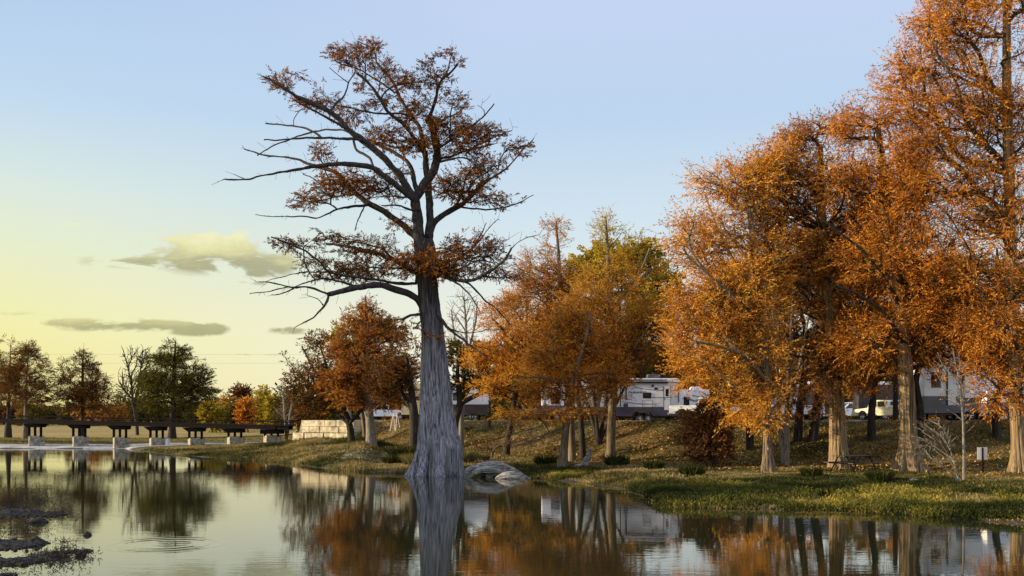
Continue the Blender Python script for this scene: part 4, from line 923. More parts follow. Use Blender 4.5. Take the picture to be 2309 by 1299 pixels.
# ------------------------------------------------------------------ rocks and the gravel spit, bottom left
M['rock'] = simple('wet dark stone', (.020,.018,.020), .8, 0, .5, 6, .03, spec=.2)
M['pale_rock'] = simple('pale limestone rubble', (.42,.41,.38), .9, 0, .3, 4, .03)
def rock(px, py, wpx, ht, label, mt='rock', seed=0, z0=None, grp=None):
    Y = EYE * F / (py - HY) if z0 is None else z0
    x = (px - CX) * Y / F; w = wpx * Y / F / 2
    bm = bmesh.new(); bmesh.ops.create_icosphere(bm, subdivisions=3, radius=1)
    co = np.array([v.co for v in bm.verts]); n_ = fbm(co[:, 0]*1.3 + seed*7, co[:, 1]*1.3, co[:, 2]*1.3, 4, seed) * .9 + .55
    for v, k in zip(bm.verts, n_): v.co = (v.co.x * k * w, v.co.y * k * w * .75, v.co.z * k * ht)
    o = bmobj('rock', bm, M[mt], smooth=False); z = max(0, gz(x, Y)) if mt != 'rock' else 0
    o.location = (x, Y, z + ht * .05)
    return tag(o, label, 'rock', grp)
rock(196, 1207, 20, .10, 'lone dark rounded stone in open water between the spit and the ripples', seed=1)
rock(182, 1253, 22, .10, 'dark stone at the outer tip of the lowest weedy spit', seed=2)
rock(114, 1273, 10, .06, 'small dark stone just below the lowest weedy spit', seed=3)
rock(88, 1178, 50, .14, 'long low dark stone lying off the upper gravel spit', seed=4)
rock(82, 1226, 40, .18, 'biggest dark stone at the end of the middle gravel spit', seed=5)
rock(60, 1243, 9, .05, 'tiny stone below the middle gravel spit', seed=6)
rock(2060, 1094, 34, .2, 'pale stone half sunk in the grass below the sunlit cypress', 'pale_rock', 7, G(1985,1090)[1])
rock(1745, 1108, 60, .12, 'flat pale stone slab in the weeds below the bare saplings', 'pale_rock', 8, G(1745,1108)[1])
rock(1690, 1104, 26, .1, 'smaller pale flat stone left of the slab in the weeds', 'pale_rock', 9, G(1690,1104)[1])
# spits: low bars of cobbles and weed
def spit(pts, label, n, rng):
    """bar of dark cobbles along a line of survey points (px, py, half depth px)"""
    bm = bmesh.new(); q = polyline(pts, 4)
    for k in range(n // 50):
        a = q[rng.integers(len(q))]; py = a[1] + rng.normal() * a[2] * .35; Y = EYE * F / (py - HY); x = (a[0] + rng.normal() * 5 - CX) * Y / F
        co = bmesh.ops.create_icosphere(bm, subdivisions=2, radius=1)['verts']; sx_, sy_, sz_ = rng.uniform(.12, .4), rng.uniform(.1, .3), rng.uniform(.03, .07)
        for v in co:
            j = .75 + .5 * float(vnoise(v.co.x * 2 + k, v.co.y * 2, v.co.z * 2, 3)); v.co = (x + v.co.x * sx_ * j, Y + v.co.y * sy_ * j, v.co.z * sz_ * j)
    for k in range(n):
        a = q[rng.integers(len(q))]; px = a[0] + rng.normal() * 4; py = a[1] + rng.normal() * a[2] * .5
        Y = EYE * F / (py - HY); x = (px - CX) * Y / F; r_ = min(.03 * math.exp(rng.normal() * .6) + .02, .22)
        m_ = bmesh.ops.create_icosphere(bm, subdivisions=1, radius=1)['verts']
        s_ = rng.uniform(.7, 1.3, 3) * r_
        for v in m_:
            j = 1 + rng.uniform(-.2, .2); v.co = (x + v.co.x * s_[0] * j, Y + v.co.y * s_[1] * j, v.co.z * s_[2] * .5 * j + .01)
    o = bmobj('gravel_spit', bm, M['rock']); return tag(o, label, 'gravel bar', kind='stuff')
spit([(-60,1160,9),(0,1158,11),(60,1156,7),(90,1158,4),(100,1163,3),(135,1160,4)], 'upper spit of dark cobbles at the left edge', 2600, rg)
spit([(-60,1228,9),(0,1228,9),(40,1230,7),(70,1226,6),(90,1224,4)], 'middle spit of dark cobbles at the left edge', 1700, rg)
spit([(-40,1268,9),(0,1268,9),(40,1268,5),(80,1262,7),(120,1254,6),(140,1254,3)], 'lowest spit of cobbles trailing weed to the right', 1500, rg)
spit([(145,1246,2),(190,1242,2)], 'thin line of weed stones above the lowest spit', 60, rg)
spit([(-30,1298,3),(28,1297,3)], 'sliver of stones in the bottom left corner', 60, rg)
# thin water plants over the shallows
sp = []
for (px, py, sx_, sy_, n_) in ((120,1256,30,5,300),(40,1190,40,12,260),(30,1135,60,8,500),(40,1284,40,4,70),(145,1228,12,2,60),(190,1253,14,2,60),(120,1160,26,4,260),(140,1275,30,5,50),(60,1110,50,14,500)):
    p_ = np.stack([rg.normal(size=n_) * sx_ + px, rg.normal(size=n_) * sy_ + py], 1); p_ = p_[p_[:, 1] > 1095]
    Y_ = EYE * F / (p_[:, 1] - HY); sp.append(np.stack([(p_[:, 0] - CX) * Y_ / F, Y_, 0 * Y_ + .0], 1))
sp = np.concatenate(sp)
M['pondweed'] = leaf_mat('dark pondweed', [(0,(.02,.018,.02)), (.6,(.05,.045,.04)), (1,(.10,.09,.06))], .1)
V, Q, ti = shoots(sp + np.array([0, 0, .03]), np.tile([[.3, 0, .5]], (len(sp), 1)), 1, 4, .16, .06, .022, .0, .9, rg, .5)
V[:, 2] = np.maximum(V[:, 2], .004)
tag(link('pondweed', npmesh('pondweed', V, Q, False, {'tint': ('FLOAT', 'FACE', ti)}), M['pondweed']), 'sprigs of dark water weed around the gravel spits', kind='stuff')
from mathutils import Matrix, Vector
# ------------------------------------------------------------------ driftwood, stump
def log(name, label, pts, rad, seed, Y=None, flat=.75, n=90, parent=None):
    """weathered twisted wood along survey points (px, py, depth)"""
    q = polyline(pts, 3.0); P = np.array([W(a[0], a[1], Y + a[2]) for a in q])
    s = np.linspace(0, 1, len(P)); r = np.interp(s, np.linspace(0, 1, len(rad)), rad)
    T = unit(np.gradient(P, axis=0)); u = unit(np.cross(T, [[0, .2, 1.]])); v = np.cross(u, T)
    th = np.linspace(0, 2*np.pi, n, endpoint=False); A, S_ = np.meshgrid(th, np.arange(len(P)) * 1.0)
    nz_ = fbm(np.cos(A + S_ * .03) * 2.4 + 9, np.sin(A + S_ * .03) * 2.4 + 9, S_ * .05, 4, seed)
    rg_ = 1 - np.abs(fbm(np.cos(A + S_ * .02) * 5 + 9, np.sin(A + S_ * .02) * 5, S_ * .03, 3, seed + 5) * 2 - 1) * 1.6
    rr = r[:, None] * (.25 + .95 * nz_ + .55 * rg_)
    V = P[:, None] + rr[..., None] * (np.cos(A)[..., None] * u[:, None] + flat * np.sin(A)[..., None] * v[:, None])
    V = V.reshape(-1, 3); i = np.arange(n); qd = np.stack([i, (i+1) % n, (i+1) % n + n, i + n], 1)
    Q = (qd[None] + (np.arange(len(P) - 1) * n)[:, None, None]).reshape(-1, 4)
    c0 = V.mean(0); o = link(name, npmesh(name, V - c0, Q, True), M['wood_dead']); o.location = c0
    return tag(o, label, 'driftwood' if name != 'stump' else 'stump') if label else o
dw = empty('driftwood', tuple(W(1120, 1074, 61)), 0, 'long tangled grey driftwood root mass lying at the water right of the great cypress', 'driftwood')
dw2 = empty('driftwood', tuple(W(1158, 1078, 60)), 0, 'shorter flat grey driftwood in front of the right half of the root mass', 'driftwood')
for par_, specs in ((dw, (
    ([(1053,1077,0),(1056,1062,0),(1070,1056,.1),(1092,1051,.2),(1118,1051,.3),(1142,1057,.5),(1165,1066,.7),(1185,1077,.8)], [.13,.19,.22,.26,.26,.22,.18,.08], 4, 61.5),
    ([(1056,1079,0),(1066,1067,0),(1084,1060,0),(1108,1059,0),(1130,1064,.1),(1150,1074,.2)], [.10,.16,.17,.18,.17,.10], 5, 61.1),
    ([(1098,1078,0),(1112,1068,0),(1132,1066,.1),(1156,1071,.3),(1176,1079,.4)], [.12,.2,.24,.2,.1], 6, 61.7),
    ([(1054,1078,0),(1051,1068,0),(1056,1058,0),(1066,1054,.1)], [.12,.14,.13,.06], 7, 60.9),
    ([(1084,1072,.3),(1104,1067,.4),(1130,1069,.5)], [.14,.24,.14], 17, 61.9))),
  (dw2, (([(1118,1081,0),(1132,1074,0),(1152,1071,0),(1174,1074,.2),(1198,1082,.3)], [.08,.17,.20,.17,.06], 8, 60.2),
    ([(1122,1082,0),(1142,1077,0),(1168,1077,0),(1190,1083,.2)], [.05,.12,.13,.05], 9, 59.9)))):
    for pts, rad_, sd_, yy_ in specs:
        o = log('root', None, pts, rad_, sd_, yy_, flat=.95); o.parent = par_; o.location = o.location - par_.location
b_ = G(1322, 1050)
log('stump', 'pointed bleached stump beside the forked young cypress', [(1318,1052,0),(1322,1044,0),(1326,1030,.1),(1329,1018,.1),(1330,1007,.1)], [.24,.17,.14,.10,.02], 15, b_[1], 1)
log('driftwood', 'thin grey fallen branch lying from the forked cypress foot to the pointed stump', [(1274,1062,0),(1290,1056,.2),(1305,1050,.3),(1318,1045,.3)], [.05,.1,.1,.07], 18, b_[1] - 1.2, 1)

# ------------------------------------------------------------------ limestone retaining wall
M['lime'] = simple('rough limestone block', (.47,.41,.30), .9, 0, .4, 1.6, .05)
bm = bmesh.new(); rng_ = random.Random(4)
x0 = (677 - CX) * 104.2 / F; x1 = (822 - CX) * 104.2 / F; Yw = 104.0; zt = 3.38
for cidx, (za, zb) in enumerate(((.95, 1.47), (1.48, 2.10), (2.11, 2.73), (2.74, zt))):
    x = x0 - (1.0 if cidx < 2 else 0) + rng_.uniform(-.1, .1)
    while x < x1:
        w = rng_.uniform(.9, 1.9); j = rng_.uniform(-.07, .07)
        if x + w > x1: w = x1 - x + .02
        if w > .25: box(bm, x + .02, x + w - .02, Yw + j, Yw + 1.2, za, zb - rng_.uniform(.0, .05))
        x += w
    # return face at the bridge end
    y = Yw + 1.25
    while y < Yw + 6:
        w = rng_.uniform(.9, 1.6); box(bm, x0 + rng_.uniform(-.05, .05), x0 + .9, y, y + w - .03, za, zb - .02); y += w
bmesh.ops.bevel(bm, geom=bm.edges[:], offset=.035, segments=1, affect='EDGES')
th_ = math.atan2(102.3 - 106.6, x1 - x0)
for v in bm.verts:
    dx_, dy_ = v.co.x - x0, v.co.y - Yw
    v.co.x = (677 - CX) * 106.6 / F + dx_ * math.cos(th_) * 1.14 - dy_ * math.sin(th_); v.co.y = 106.6 + dx_ * math.sin(th_) * 1.14 + dy_ * math.cos(th_)
tag(bmobj('stone_wall', bm, M['lime']), 'pale limestone block retaining wall at the right end of the bridge', 'wall')

# ------------------------------------------------------------------ footbridge
M['iron'] = simple('dark weathered steel', (.008,.006,.007), .9, 0, .3, 5, spec=.08)
M['conc'] = simple('stained concrete', (.30,.27,.21), .9, 0, .42, 2.8, .02)
M['conc_white'] = simple('whitewashed concrete', (.78,.77,.74), .8, 0, .1, 2)
def bpt(px, zoff=0):
    Y = np.interp(px, [-260, 672], [131, 113]); z = np.interp(px, [-260, 0, 350, 672], [3.7, 3.5, 3.07, 2.72])
    return np.array([(px - CX) * Y / F, Y, z + zoff])
def bowf(px): return bpt(px)
root = empty('footbridge', tuple(bpt(672)), 0, 'long low dark steel bridge on concrete footings across the shallow end', 'bridge')
off = np.array(root.location)
def strip_mesh(name, z0, z1, y0, y1, mt, par=root):
    bm = bmesh.new(); pr = None
    for px in range(-260, 676, 26):
        c_ = bpt(min(px, 672)) - off
        r_ = [bm.verts.new(c_ + np.array([0, dy, dz])) for dy, dz in ((y0, z0), (y1, z0), (y1, z1), (y0, z1))]
        if pr:
            for i in range(4): bm.faces.new((pr[i], pr[(i+1) % 4], r_[(i+1) % 4], r_[i]))
        else: bm.faces.new(r_[::-1])
        pr = r_
    bm.faces.new(pr); bmesh.ops.recalc_face_normals(bm, faces=bm.faces[:])
    return bmobj(name, bm, mt, par)
strip_mesh('deck', -.06, .04, 0, 2.4, M['iron'])
strip_mesh('girder', -.45, -.07, .02, .28, M['iron']); strip_mesh('girder', -.45, -.07, 2.1, 2.36, M['iron'])
for y_ in (.05, 2.3):
    bm = bmesh.new(); pr = None
    for px in np.arange(-260, 673, 17.4):
        c_ = bpt(px) - off + np.array([0, y_, 0]); rod(bm, c_, c_ + np.array([0, 0, .43]), .03, 6)
        if pr is not None: rod(bm, pr + np.array([0, 0, .43]), c_ + np.array([0, 0, .43]), .06, 6)
        pr = c_
    bmobj('railing', bm, M['iron'], root)
bm = bmesh.new()
for a, b2 in ((600, 636), (636, 672)):
    A = bpt(a) - off + np.array([0, -.5, 0]); B = bpt(b2) - off + np.array([0, -.5, 0])
    for q_ in (A, B): rod(bm, q_ - (0,0,.35), q_ + (0,0,.62), .045, 6)
    rod(bm, A + (0,0,.62), B + (0,0,.62), .05, 6); rod(bm, A + (0,0,.12), B + (0,0,.12), .04, 6)
bmobj('landing_railing', bm, M['iron'], root)
for k, px in enumerate((75, 175, 267, 350, 438, 527, 610)):
    c_ = bpt(px) - off; wz = gz(c_[0] + off[0], c_[1] + off[1]) - off[2]
    ps = k == 6
    bm = bmesh.new(); prism(bm, [(-1.45, -.455), (.95, -.455), (.85, -.92), (-.8, -.92)], .1, 1.6) if not ps else prism(bm, [(-1.2, -.455), (1.2, -.455), (1.2, -.95), (-1.2, -.95)], .1, 1.6)
    pier = bmobj('pier', bm, M['iron'], root); pier.location = c_
    ft = float(W(px, (983, 984, 986, 987, 988, 985, 982)[k], c_[1] + off[1])[2] - bpt(px)[2])
    for dx in (-.72, .0, .72):
        bm = bmesh.new(); box(bm, dx - .11, dx + .11, .35, .61, ft - .1, -.9)
        bmobj('column', bm, M['iron'], pier)
    bm = bmesh.new(); gb = wz - c_[2] - .3
    box(bm, -.85, .85, .15, 1.5, gb, ft); 
    bmesh.ops.rotate(bm, cent=(0, .85, 0), matrix=Matrix.Rotation(math.radians(28), 3, 'Z'), verts=bm.verts[:])
    bmobj('footing', bm, M['conc'], pier, bevel=.04)
b_ = G(365, 1000, 200)
bm = bmesh.new(); box(bm, -.85, .85, -.4, .4, -.2, .72)
o = bmobj('concrete_block', bm, M['conc_white'], bevel=.04); o.location = (b_[0], 120.2, gz((365 - CX) * 120.2 / F, 120.2)); o.location.x = (365 - CX) * 120.2 / F
tag(o, 'bright white concrete block on the gravel in front of the fourth bridge pier', 'concrete block')

# power lines far behind
M['wire'] = simple('old wire', (.10,.10,.08), .6)
for k, (pa, pb, wd) in enumerate(((797, 803, 'upper'), (817, 823, 'lower'))):
    pts = []
    for t in np.linspace(0, 1, 40):
        px = -400 + 3100 * t; pts.append(W(px, pa + (pb - pa) * t + 10 * (t - .5) ** 2, 250))
    bm = bmesh.new()
    for a, b2 in zip(pts[:-1], pts[1:]): rod(bm, a, b2, .014, 4)
    tag(bmobj('power_line', bm, M['wire']), '%s of two thin wires crossing the yellow sky above the far wood' % wd, 'power line', 'power lines crossing the sky')

# ------------------------------------------------------------------ picnic tables, sign, poles
M['dark_plank'] = simple('dark painted plank', (.03,.028,.026), .6, 0, .3, 8)
M['plank'] = simple('grey weathered plank', (.20,.17,.13), .8, 0, .3, 8)
M['white'] = simple('white painted sheet', (.80,.80,.82), .4, 0, .05, 2)
M['black'] = simple('black plastic', (.012,.012,.014), .45, 0, .3, 4)
def on_ground(px, Y): x = (px - CX) * Y / F; return (x, Y, gz(x, Y))
def picnic(loc, rz, label, top='plank'):
    r = empty('picnic_table', loc, rz, label, 'picnic table')
    bm = bmesh.new()
    for k in range(5): box(bm, -.95, .95, -.37 + k*.15, -.235 + k*.15, .72, .76)
    bmobj('tabletop', bm, M[top], r, bevel=.006)
    for s in (-1, 1):
        bm = bmesh.new()
        for k in range(2): box(bm, -.95, .95, s*.72 - .14 + k*.15, s*.72 - .01 + k*.15, .43, .465)
        bmobj('bench', bm, M[top], r, bevel=.006)
        bm = bmesh.new(); x = s * .68
        rod(bm, (x, -.72, 0), (x, -.25, .72), .03); rod(bm, (x, .72, 0), (x, .25, .72), .03); rod(bm, (x, -.8, .42), (x, .8, .42), .028); rod(bm, (x, -.32, .705), (x, .32, .705), .025)
        bmobj('frame', bm, M['iron'], r)
    return r
b_ = on_ground(1925, 56.5); picnic(b_, math.radians(28), 'dark picnic table on the bank at the foot of the half sunlit cypress', 'dark_plank').scale = (1.25, 1.25, 1.25)
b_ = G(45, 982, 200); picnic((b_[0], 146, gz(b_[0], 146)), .3, 'distant picnic table in the field between the two leftmost cypresses')
b_ = G(2216, 1068)
r = empty('park_sign', tuple(b_), .0, 'small white two panel sign on a dark post near the right edge of the bank', 'sign')
bm = bmesh.new(); rod(bm, (0,0,-.2), (0,0,1.38), .05, 8); bmobj('post', bm, M['iron'], r)
for s in (-1, 1):
    bm = bmesh.new(); box(bm, s*.15 - .12, s*.15 + .12, .052, .066, .74, 1.40); bmobj('panel', bm, M['white'], r, bevel=.004)
# timber poles among the campers
M['pole'] = simple('dark creosoted pole', (.035,.022,.015), .9, 0, .3, 6)
def pole(px, top, Y, w, label):
    x = (px - CX) * Y / F; z = gz(x, Y); zt_ = W(px, top, Y)[2]
    r = empty('utility_pole', (x, Y, z), 0, label, 'pole'); bm = bmesh.new(); rod(bm, (0,0,-.2), (0,0,zt_ - z), w, 12, w * .8); bmobj('shaft', bm, M['pole'], r)
    bm = bmesh.new(); box(bm, -w*1.3, w*1.3, -w*1.3, w*1.3, zt_ - z, zt_ - z + .12); bmobj('cap', bm, M['conc'], r); return r
pole(2019, 822, 74.5, .2, 'thick dark pole with a sunlit cap just left of the buttressed cypress')
pole(1104, 905, 92, .12, 'short pale topped post at the crest right of the dark oak')

# ------------------------------------------------------------------ campers and cars above the bank
M['rv_white'] = simple('white camper shell', (.86,.88,.93), .35, 0, .05, 1, coat=.3)
M['rv_grey'] = simple('slate grey lower panel', (.075,.07,.10), .45, 0, .2, 1.5, coat=.2)
M['rv_brown'] = simple('dark brown camper wall', (.06,.04,.035), .6, 0, .25, 2)
M['glass'] = simple('tinted glass', (.012,.013,.02), .08, 0, .2, 1)
M['tyre'] = simple('tyre rubber', (.02,.02,.022), .85)
M['alloy'] = simple('alloy wheel', (.55,.55,.58), .3, .9, .1)
M['stripe'] = simple('dark swoosh decal', (.03,.03,.04), .4)
M['stripe2'] = simple('grey swoosh decal', (.22,.22,.27), .4)
M['awning'] = simple('black awning fabric', (.01,.01,.012), .8)
M['cream'] = simple('cream camper shell', (.66,.60,.38), .4, 0, .1, 1.5)
def wheel(parent, x, y, z, r, w=.24):
    bm = bmesh.new(); n = 28
    prof = [(r*.62, -w/2), (r*.92, -w/2), (r, -w*.3), (r, w*.3), (r*.92, w/2), (r*.62, w/2)]
    rg_ = []
    for k in range(n):
        a = 2*math.pi*k/n; rg_.append([bm.verts.new((p*math.cos(a), q, p*math.sin(a))) for p, q in prof])
    for k in range(n):
        for j in range(len(prof)): bm.faces.new((rg_[k][j], rg_[(k+1) % n][j], rg_[(k+1) % n][(j+1) % 6], rg_[k][(j+1) % 6]))
    bmesh.ops.recalc_face_normals(bm, faces=bm.faces[:])
    t = bmobj('wheel', bm, M['tyre'], parent, smooth=False); t.location = (x, y, z)
    bm = bmesh.new(); rod(bm, (0, -w*.30, 0), (0, w*.2, 0), r*.2, 14)
    for k in range(6):
        a = 2*math.pi*k/6; rod(bm, (0, -w*.3, 0), (r*.6*math.cos(a), -w*.34, r*.6*math.sin(a)), r*.09, 6)
    bmr = bmesh.new()
    for k in range(n):
        a0, a1 = 2*math.pi*k/n, 2*math.pi*(k+1)/n
        rod(bm, (r*.6*math.cos(a0), -w*.3, r*.6*math.sin(a0)), (r*.6*math.cos(a1), -w*.3, r*.6*math.sin(a1)), r*.06, 4)
    bmr.free(); bmobj('rim', bm, M['alloy'], t); return t
def part(par, name, mt, boxes, bevel=.0):
    bm = bmesh.new()
    for b in boxes: box(bm, *b)
    return bmobj(name, bm, M[mt], par, bevel=bevel)
def lettering(par, txt, x, y, z, size, mt):
    cu = bpy.data.curves.new('lettering', 'FONT'); cu.body = txt; cu.size = size; cu.extrude = .004; cu.offset = size * .045; cu.space_character = 1.08
    tmp = bpy.data.objects.new('tmp', cu); C.objects.link(tmp); bpy.context.view_layer.update()
    me = bpy.data.meshes.new_from_object(tmp.evaluated_get(bpy.context.evaluated_depsgraph_get())); bpy.data.objects.remove(tmp)
    o = bpy.data.objects.new('lettering', me); C.objects.link(o); me.materials.clear(); me.materials.append(M[mt])
    o.parent = par; o.location = (x, y, z); o.rotation_euler = (math.pi/2, 0, 0); o.scale = (1.25, 1, 1); return o
def swoosh(par, pts, w0, w1, mt, y=-.012):
    q = polyline([(a*100, b*100) for a, b in pts], 12) / 100; n = len(q)
    w = np.interp(np.linspace(0, 1, n), [0, .5, 1], [w1, w0, w1 * .4]); bm = bmesh.new()
    d = np.gradient(q, axis=0); nn_ = np.stack([-d[:, 1], d[:, 0]], 1); nn_ /= np.linalg.norm(nn_, axis=1)[:, None]
    up = q + nn_ * w[:, None] / 2; dn = q - nn_ * w[:, None] / 2
    for yy in (y,):
        A = [bm.verts.new((a, yy, b)) for a, b in up]; B = [bm.verts.new((a, yy, b)) for a, b in dn]
        for i in range(n - 1): bm.faces.new((A[i], A[i+1], B[i+1], B[i]))
    return bmobj('decal', bm, M[mt], par)

VG = 'campers parked along the top of the bank'
# 1. fifth wheel with the big lettering
Yv = 91.0; k = Yv / F
def X(px): return (px - 1385) * k
def Z(py): return (952 - py) * k
x_ = (1385 - CX) * k; gzv = gz(x_, Yv)
rv = empty('camper_trailer', (x_, Yv, gzv), 0, 'long white and slate trailer lettered DURANGO with black awning rail and twin wheels', 'camper', VG)
rv.location.z = W(1385, 952, Yv)[2]
bm = bmesh.new(); prism(bm, [(X(1300), Z(918)), (X(1533), Z(918)), (X(1533), Z(858)), (X(1529), Z(853)), (X(1310), Z(853)), (X(1302), Z(858))], 0, 2.5)
bmobj('body', bm, M['rv_white'], rv, bevel=.05)
bm = bmesh.new(); prism(bm, [(X(1300), Z(918.05)), (X(1300), Z(936)), (X(1424), Z(939)), (X(1430), Z(930)), (X(1440), Z(926)), (X(1451), Z(931)), (X(1456), Z(927)), (X(1466), Z(928)), (X(1472), Z(938)), (X(1533), Z(938)), (X(1533), Z(918.05))], -.03, 2.53)
bmobj('lower_panel', bm, M['rv_grey'], rv)
part(rv, 'roof_edge', 'rv_grey', [(X(1386), X(1504), -.05, .0, Z(857.5), Z(856)), (X(1398), X(1530), -.05, -.002, Z(862.3), Z(861.2))])
part(rv, 'awning', 'awning', [(X(1411), X(1506), -.16, -.04, Z(864.5), Z(860.5))], .02)
part(rv, 'awning_arm', 'awning', [(X(1410.3), X(1413), -.1, -.01, Z(902), Z(862))]); part(rv, 'awning_arm', 'awning', [(X(1397.7), X(1399.7), -.1, -.01, Z(917), Z(862))]); part(rv, 'awning_arm', 'awning', [(X(1529.3), X(1531.5), -.1, -.01, Z(907), Z(870))])
bm = bmesh.new(); prism(bm, [(X(1462), Z(853)), (X(1493), Z(853)), (X(1492), Z(845)), (X(1488), Z(843)), (X(1465), Z(843)), (X(1463), Z(846))], .7, 1.9); bmobj('air_conditioner', bm, M['rv_grey'], rv, bevel=.04)
w_ = part(rv, 'window', 'glass', [(X(1450.5), X(1467.5), -.02, .01, Z(897.5), Z(886))], .01)
part(w_, 'window_frame', 'black', [(X(1450), X(1468), -.028, -.004, Z(886), Z(885.3)), (X(1450), X(1468), -.028, -.004, Z(898.2), Z(897.5)), (X(1449.6), X(1450.4), -.028, -.004, Z(898.2), Z(885.3)), (X(1467.6), X(1468.4), -.028, -.004, Z(898.2), Z(885.3))])
def hatch(x0, x1, y0, y1, nm='hatch', mt='black', t=.5):
    return part(rv, nm, mt, [(X(x0), X(x1), -.016, .004, Z(y0+t), Z(y0)), (X(x0), X(x1), -.016, .004, Z(y1), Z(y1-t)), (X(x0), X(x0+t), -.016, .004, Z(y1-t), Z(y0+t)), (X(x1-t), X(x1), -.016, .004, Z(y1-t), Z(y0+t))])
h_ = hatch(1448.7, 1471.3, 902.2, 923)
part(h_, 'latch', 'black', [(X(1452.3), X(1454.3), -.035, -.017, Z(921), Z(919)), (X(1466), X(1468), -.035, -.017, Z(921.5), Z(919.5))])
d_ = part(rv, 'door', 'rv_white', [(X(1497), X(1511.5), -.045, -.001, Z(924.5), Z(872))], .015)
part(d_, 'door_frame', 'black', [(X(1496.1), X(1496.9), -.05, -.002, Z(925), Z(871)), (X(1511.6), X(1512.3), -.05, -.002, Z(925), Z(871))])
part(d_, 'door_window', 'glass', [(X(1500.5), X(1507.5), -.055, -.046, Z(893.5), Z(877))]); part(d_, 'handle', 'black', [(X(1498), X(1500), -.09, -.046, Z(901), Z(898.5))])
bm = bmesh.new(); rod(bm, (X(1471.8), -.03, Z(870)), (X(1471.8), .01, Z(870)), .11, 18); bmobj('speaker', bm, M['black'], rv)
part(rv, 'porch_light', 'black', [(X(1475.5), X(1483), -.06, 0, Z(878.5), Z(874))], .01)
part(rv, 'outlet_box', 'black', [(X(1477.3), X(1480), -.03, 0, Z(914.5), Z(912.3)), (X(1491.7), X(1493.6), -.03, 0, Z(920), Z(918.6)), (X(1524), X(1526.4), -.03, 0, Z(917.4), Z(915.3))])
part(rv, 'furnace_vent', 'rv_grey', [(X(1406), X(1416), -.04, 0, Z(924), Z(909.5))], .02)
swoosh(rv, [(X(1424), Z(876)), (X(1436), Z(874)), (X(1452), Z(877)), (X(1478), Z(880)), (X(1505), Z(881)), (X(1528), Z(882))], .05, .03, 'stripe')
swoosh(rv, [(X(1388), Z(878)), (X(1404), Z(870)), (X(1420), Z(868)), (X(1436), Z(873)), (X(1448), Z(879))], .05, .03, 'stripe', -.014)
swoosh(rv, [(X(1467.6), Z(896)), (X(1485), Z(896.5)), (X(1510), Z(896)), (X(1531), Z(894))], .06, .04, 'stripe', -.052)
swoosh(rv, [(X(1386), Z(903)), (X(1410), Z(907)), (X(1440), Z(911)), (X(1470), Z(911)), (X(1488), Z(909)), (X(1493), Z(903))], .10, .03, 'stripe2', -.018)
swoosh(rv, [(X(1304), Z(884)), (X(1340), Z(890)), (X(1380), Z(898))], .2, .05, 'stripe', -.016)
lettering(rv, 'DURANGO', X(1417), -.006, Z(887), .24, 'stripe'); 
swoosh(rv, [(X(1422.5), Z(881)), (X(1424.5), Z(878)), (X(1428), Z(876.3))], .035, .01, 'stripe', -.012)
for xx in (1443, 1461): wheel(rv, X(xx), .05, Z(943.6), .345)
for xx in (1443, 1461): wheel(rv, X(xx), 2.3, Z(943.6), .345)
part(rv, 'chassis', 'black', [(X(1310), X(1530), .3, 2.2, Z(942), Z(938.5))])
part(rv, 'landing_leg', 'iron', [(X(1508), X(1511), .3, .5, Z(952), Z(939)), (X(1330), X(1333), .3, .5, Z(952), Z(939))])
part(rv, 'step', 'iron', [(X(1498), X(1511), -.5, -.02, Z(945), Z(943.5)), (X(1498), X(1511), -.75, -.3, Z(950), Z(948.7))])
bm = bmesh.new(); box(bm, 0, 30 * k, 0, .8, 0, 9 * k)
o = bmobj('storage_box', bm, M['white'], bevel=.03); o.location = (x_ + X(1472), Yv + .9, rv.location.z); tag(o, 'low white box on the ground under the lettered trailer', 'box')
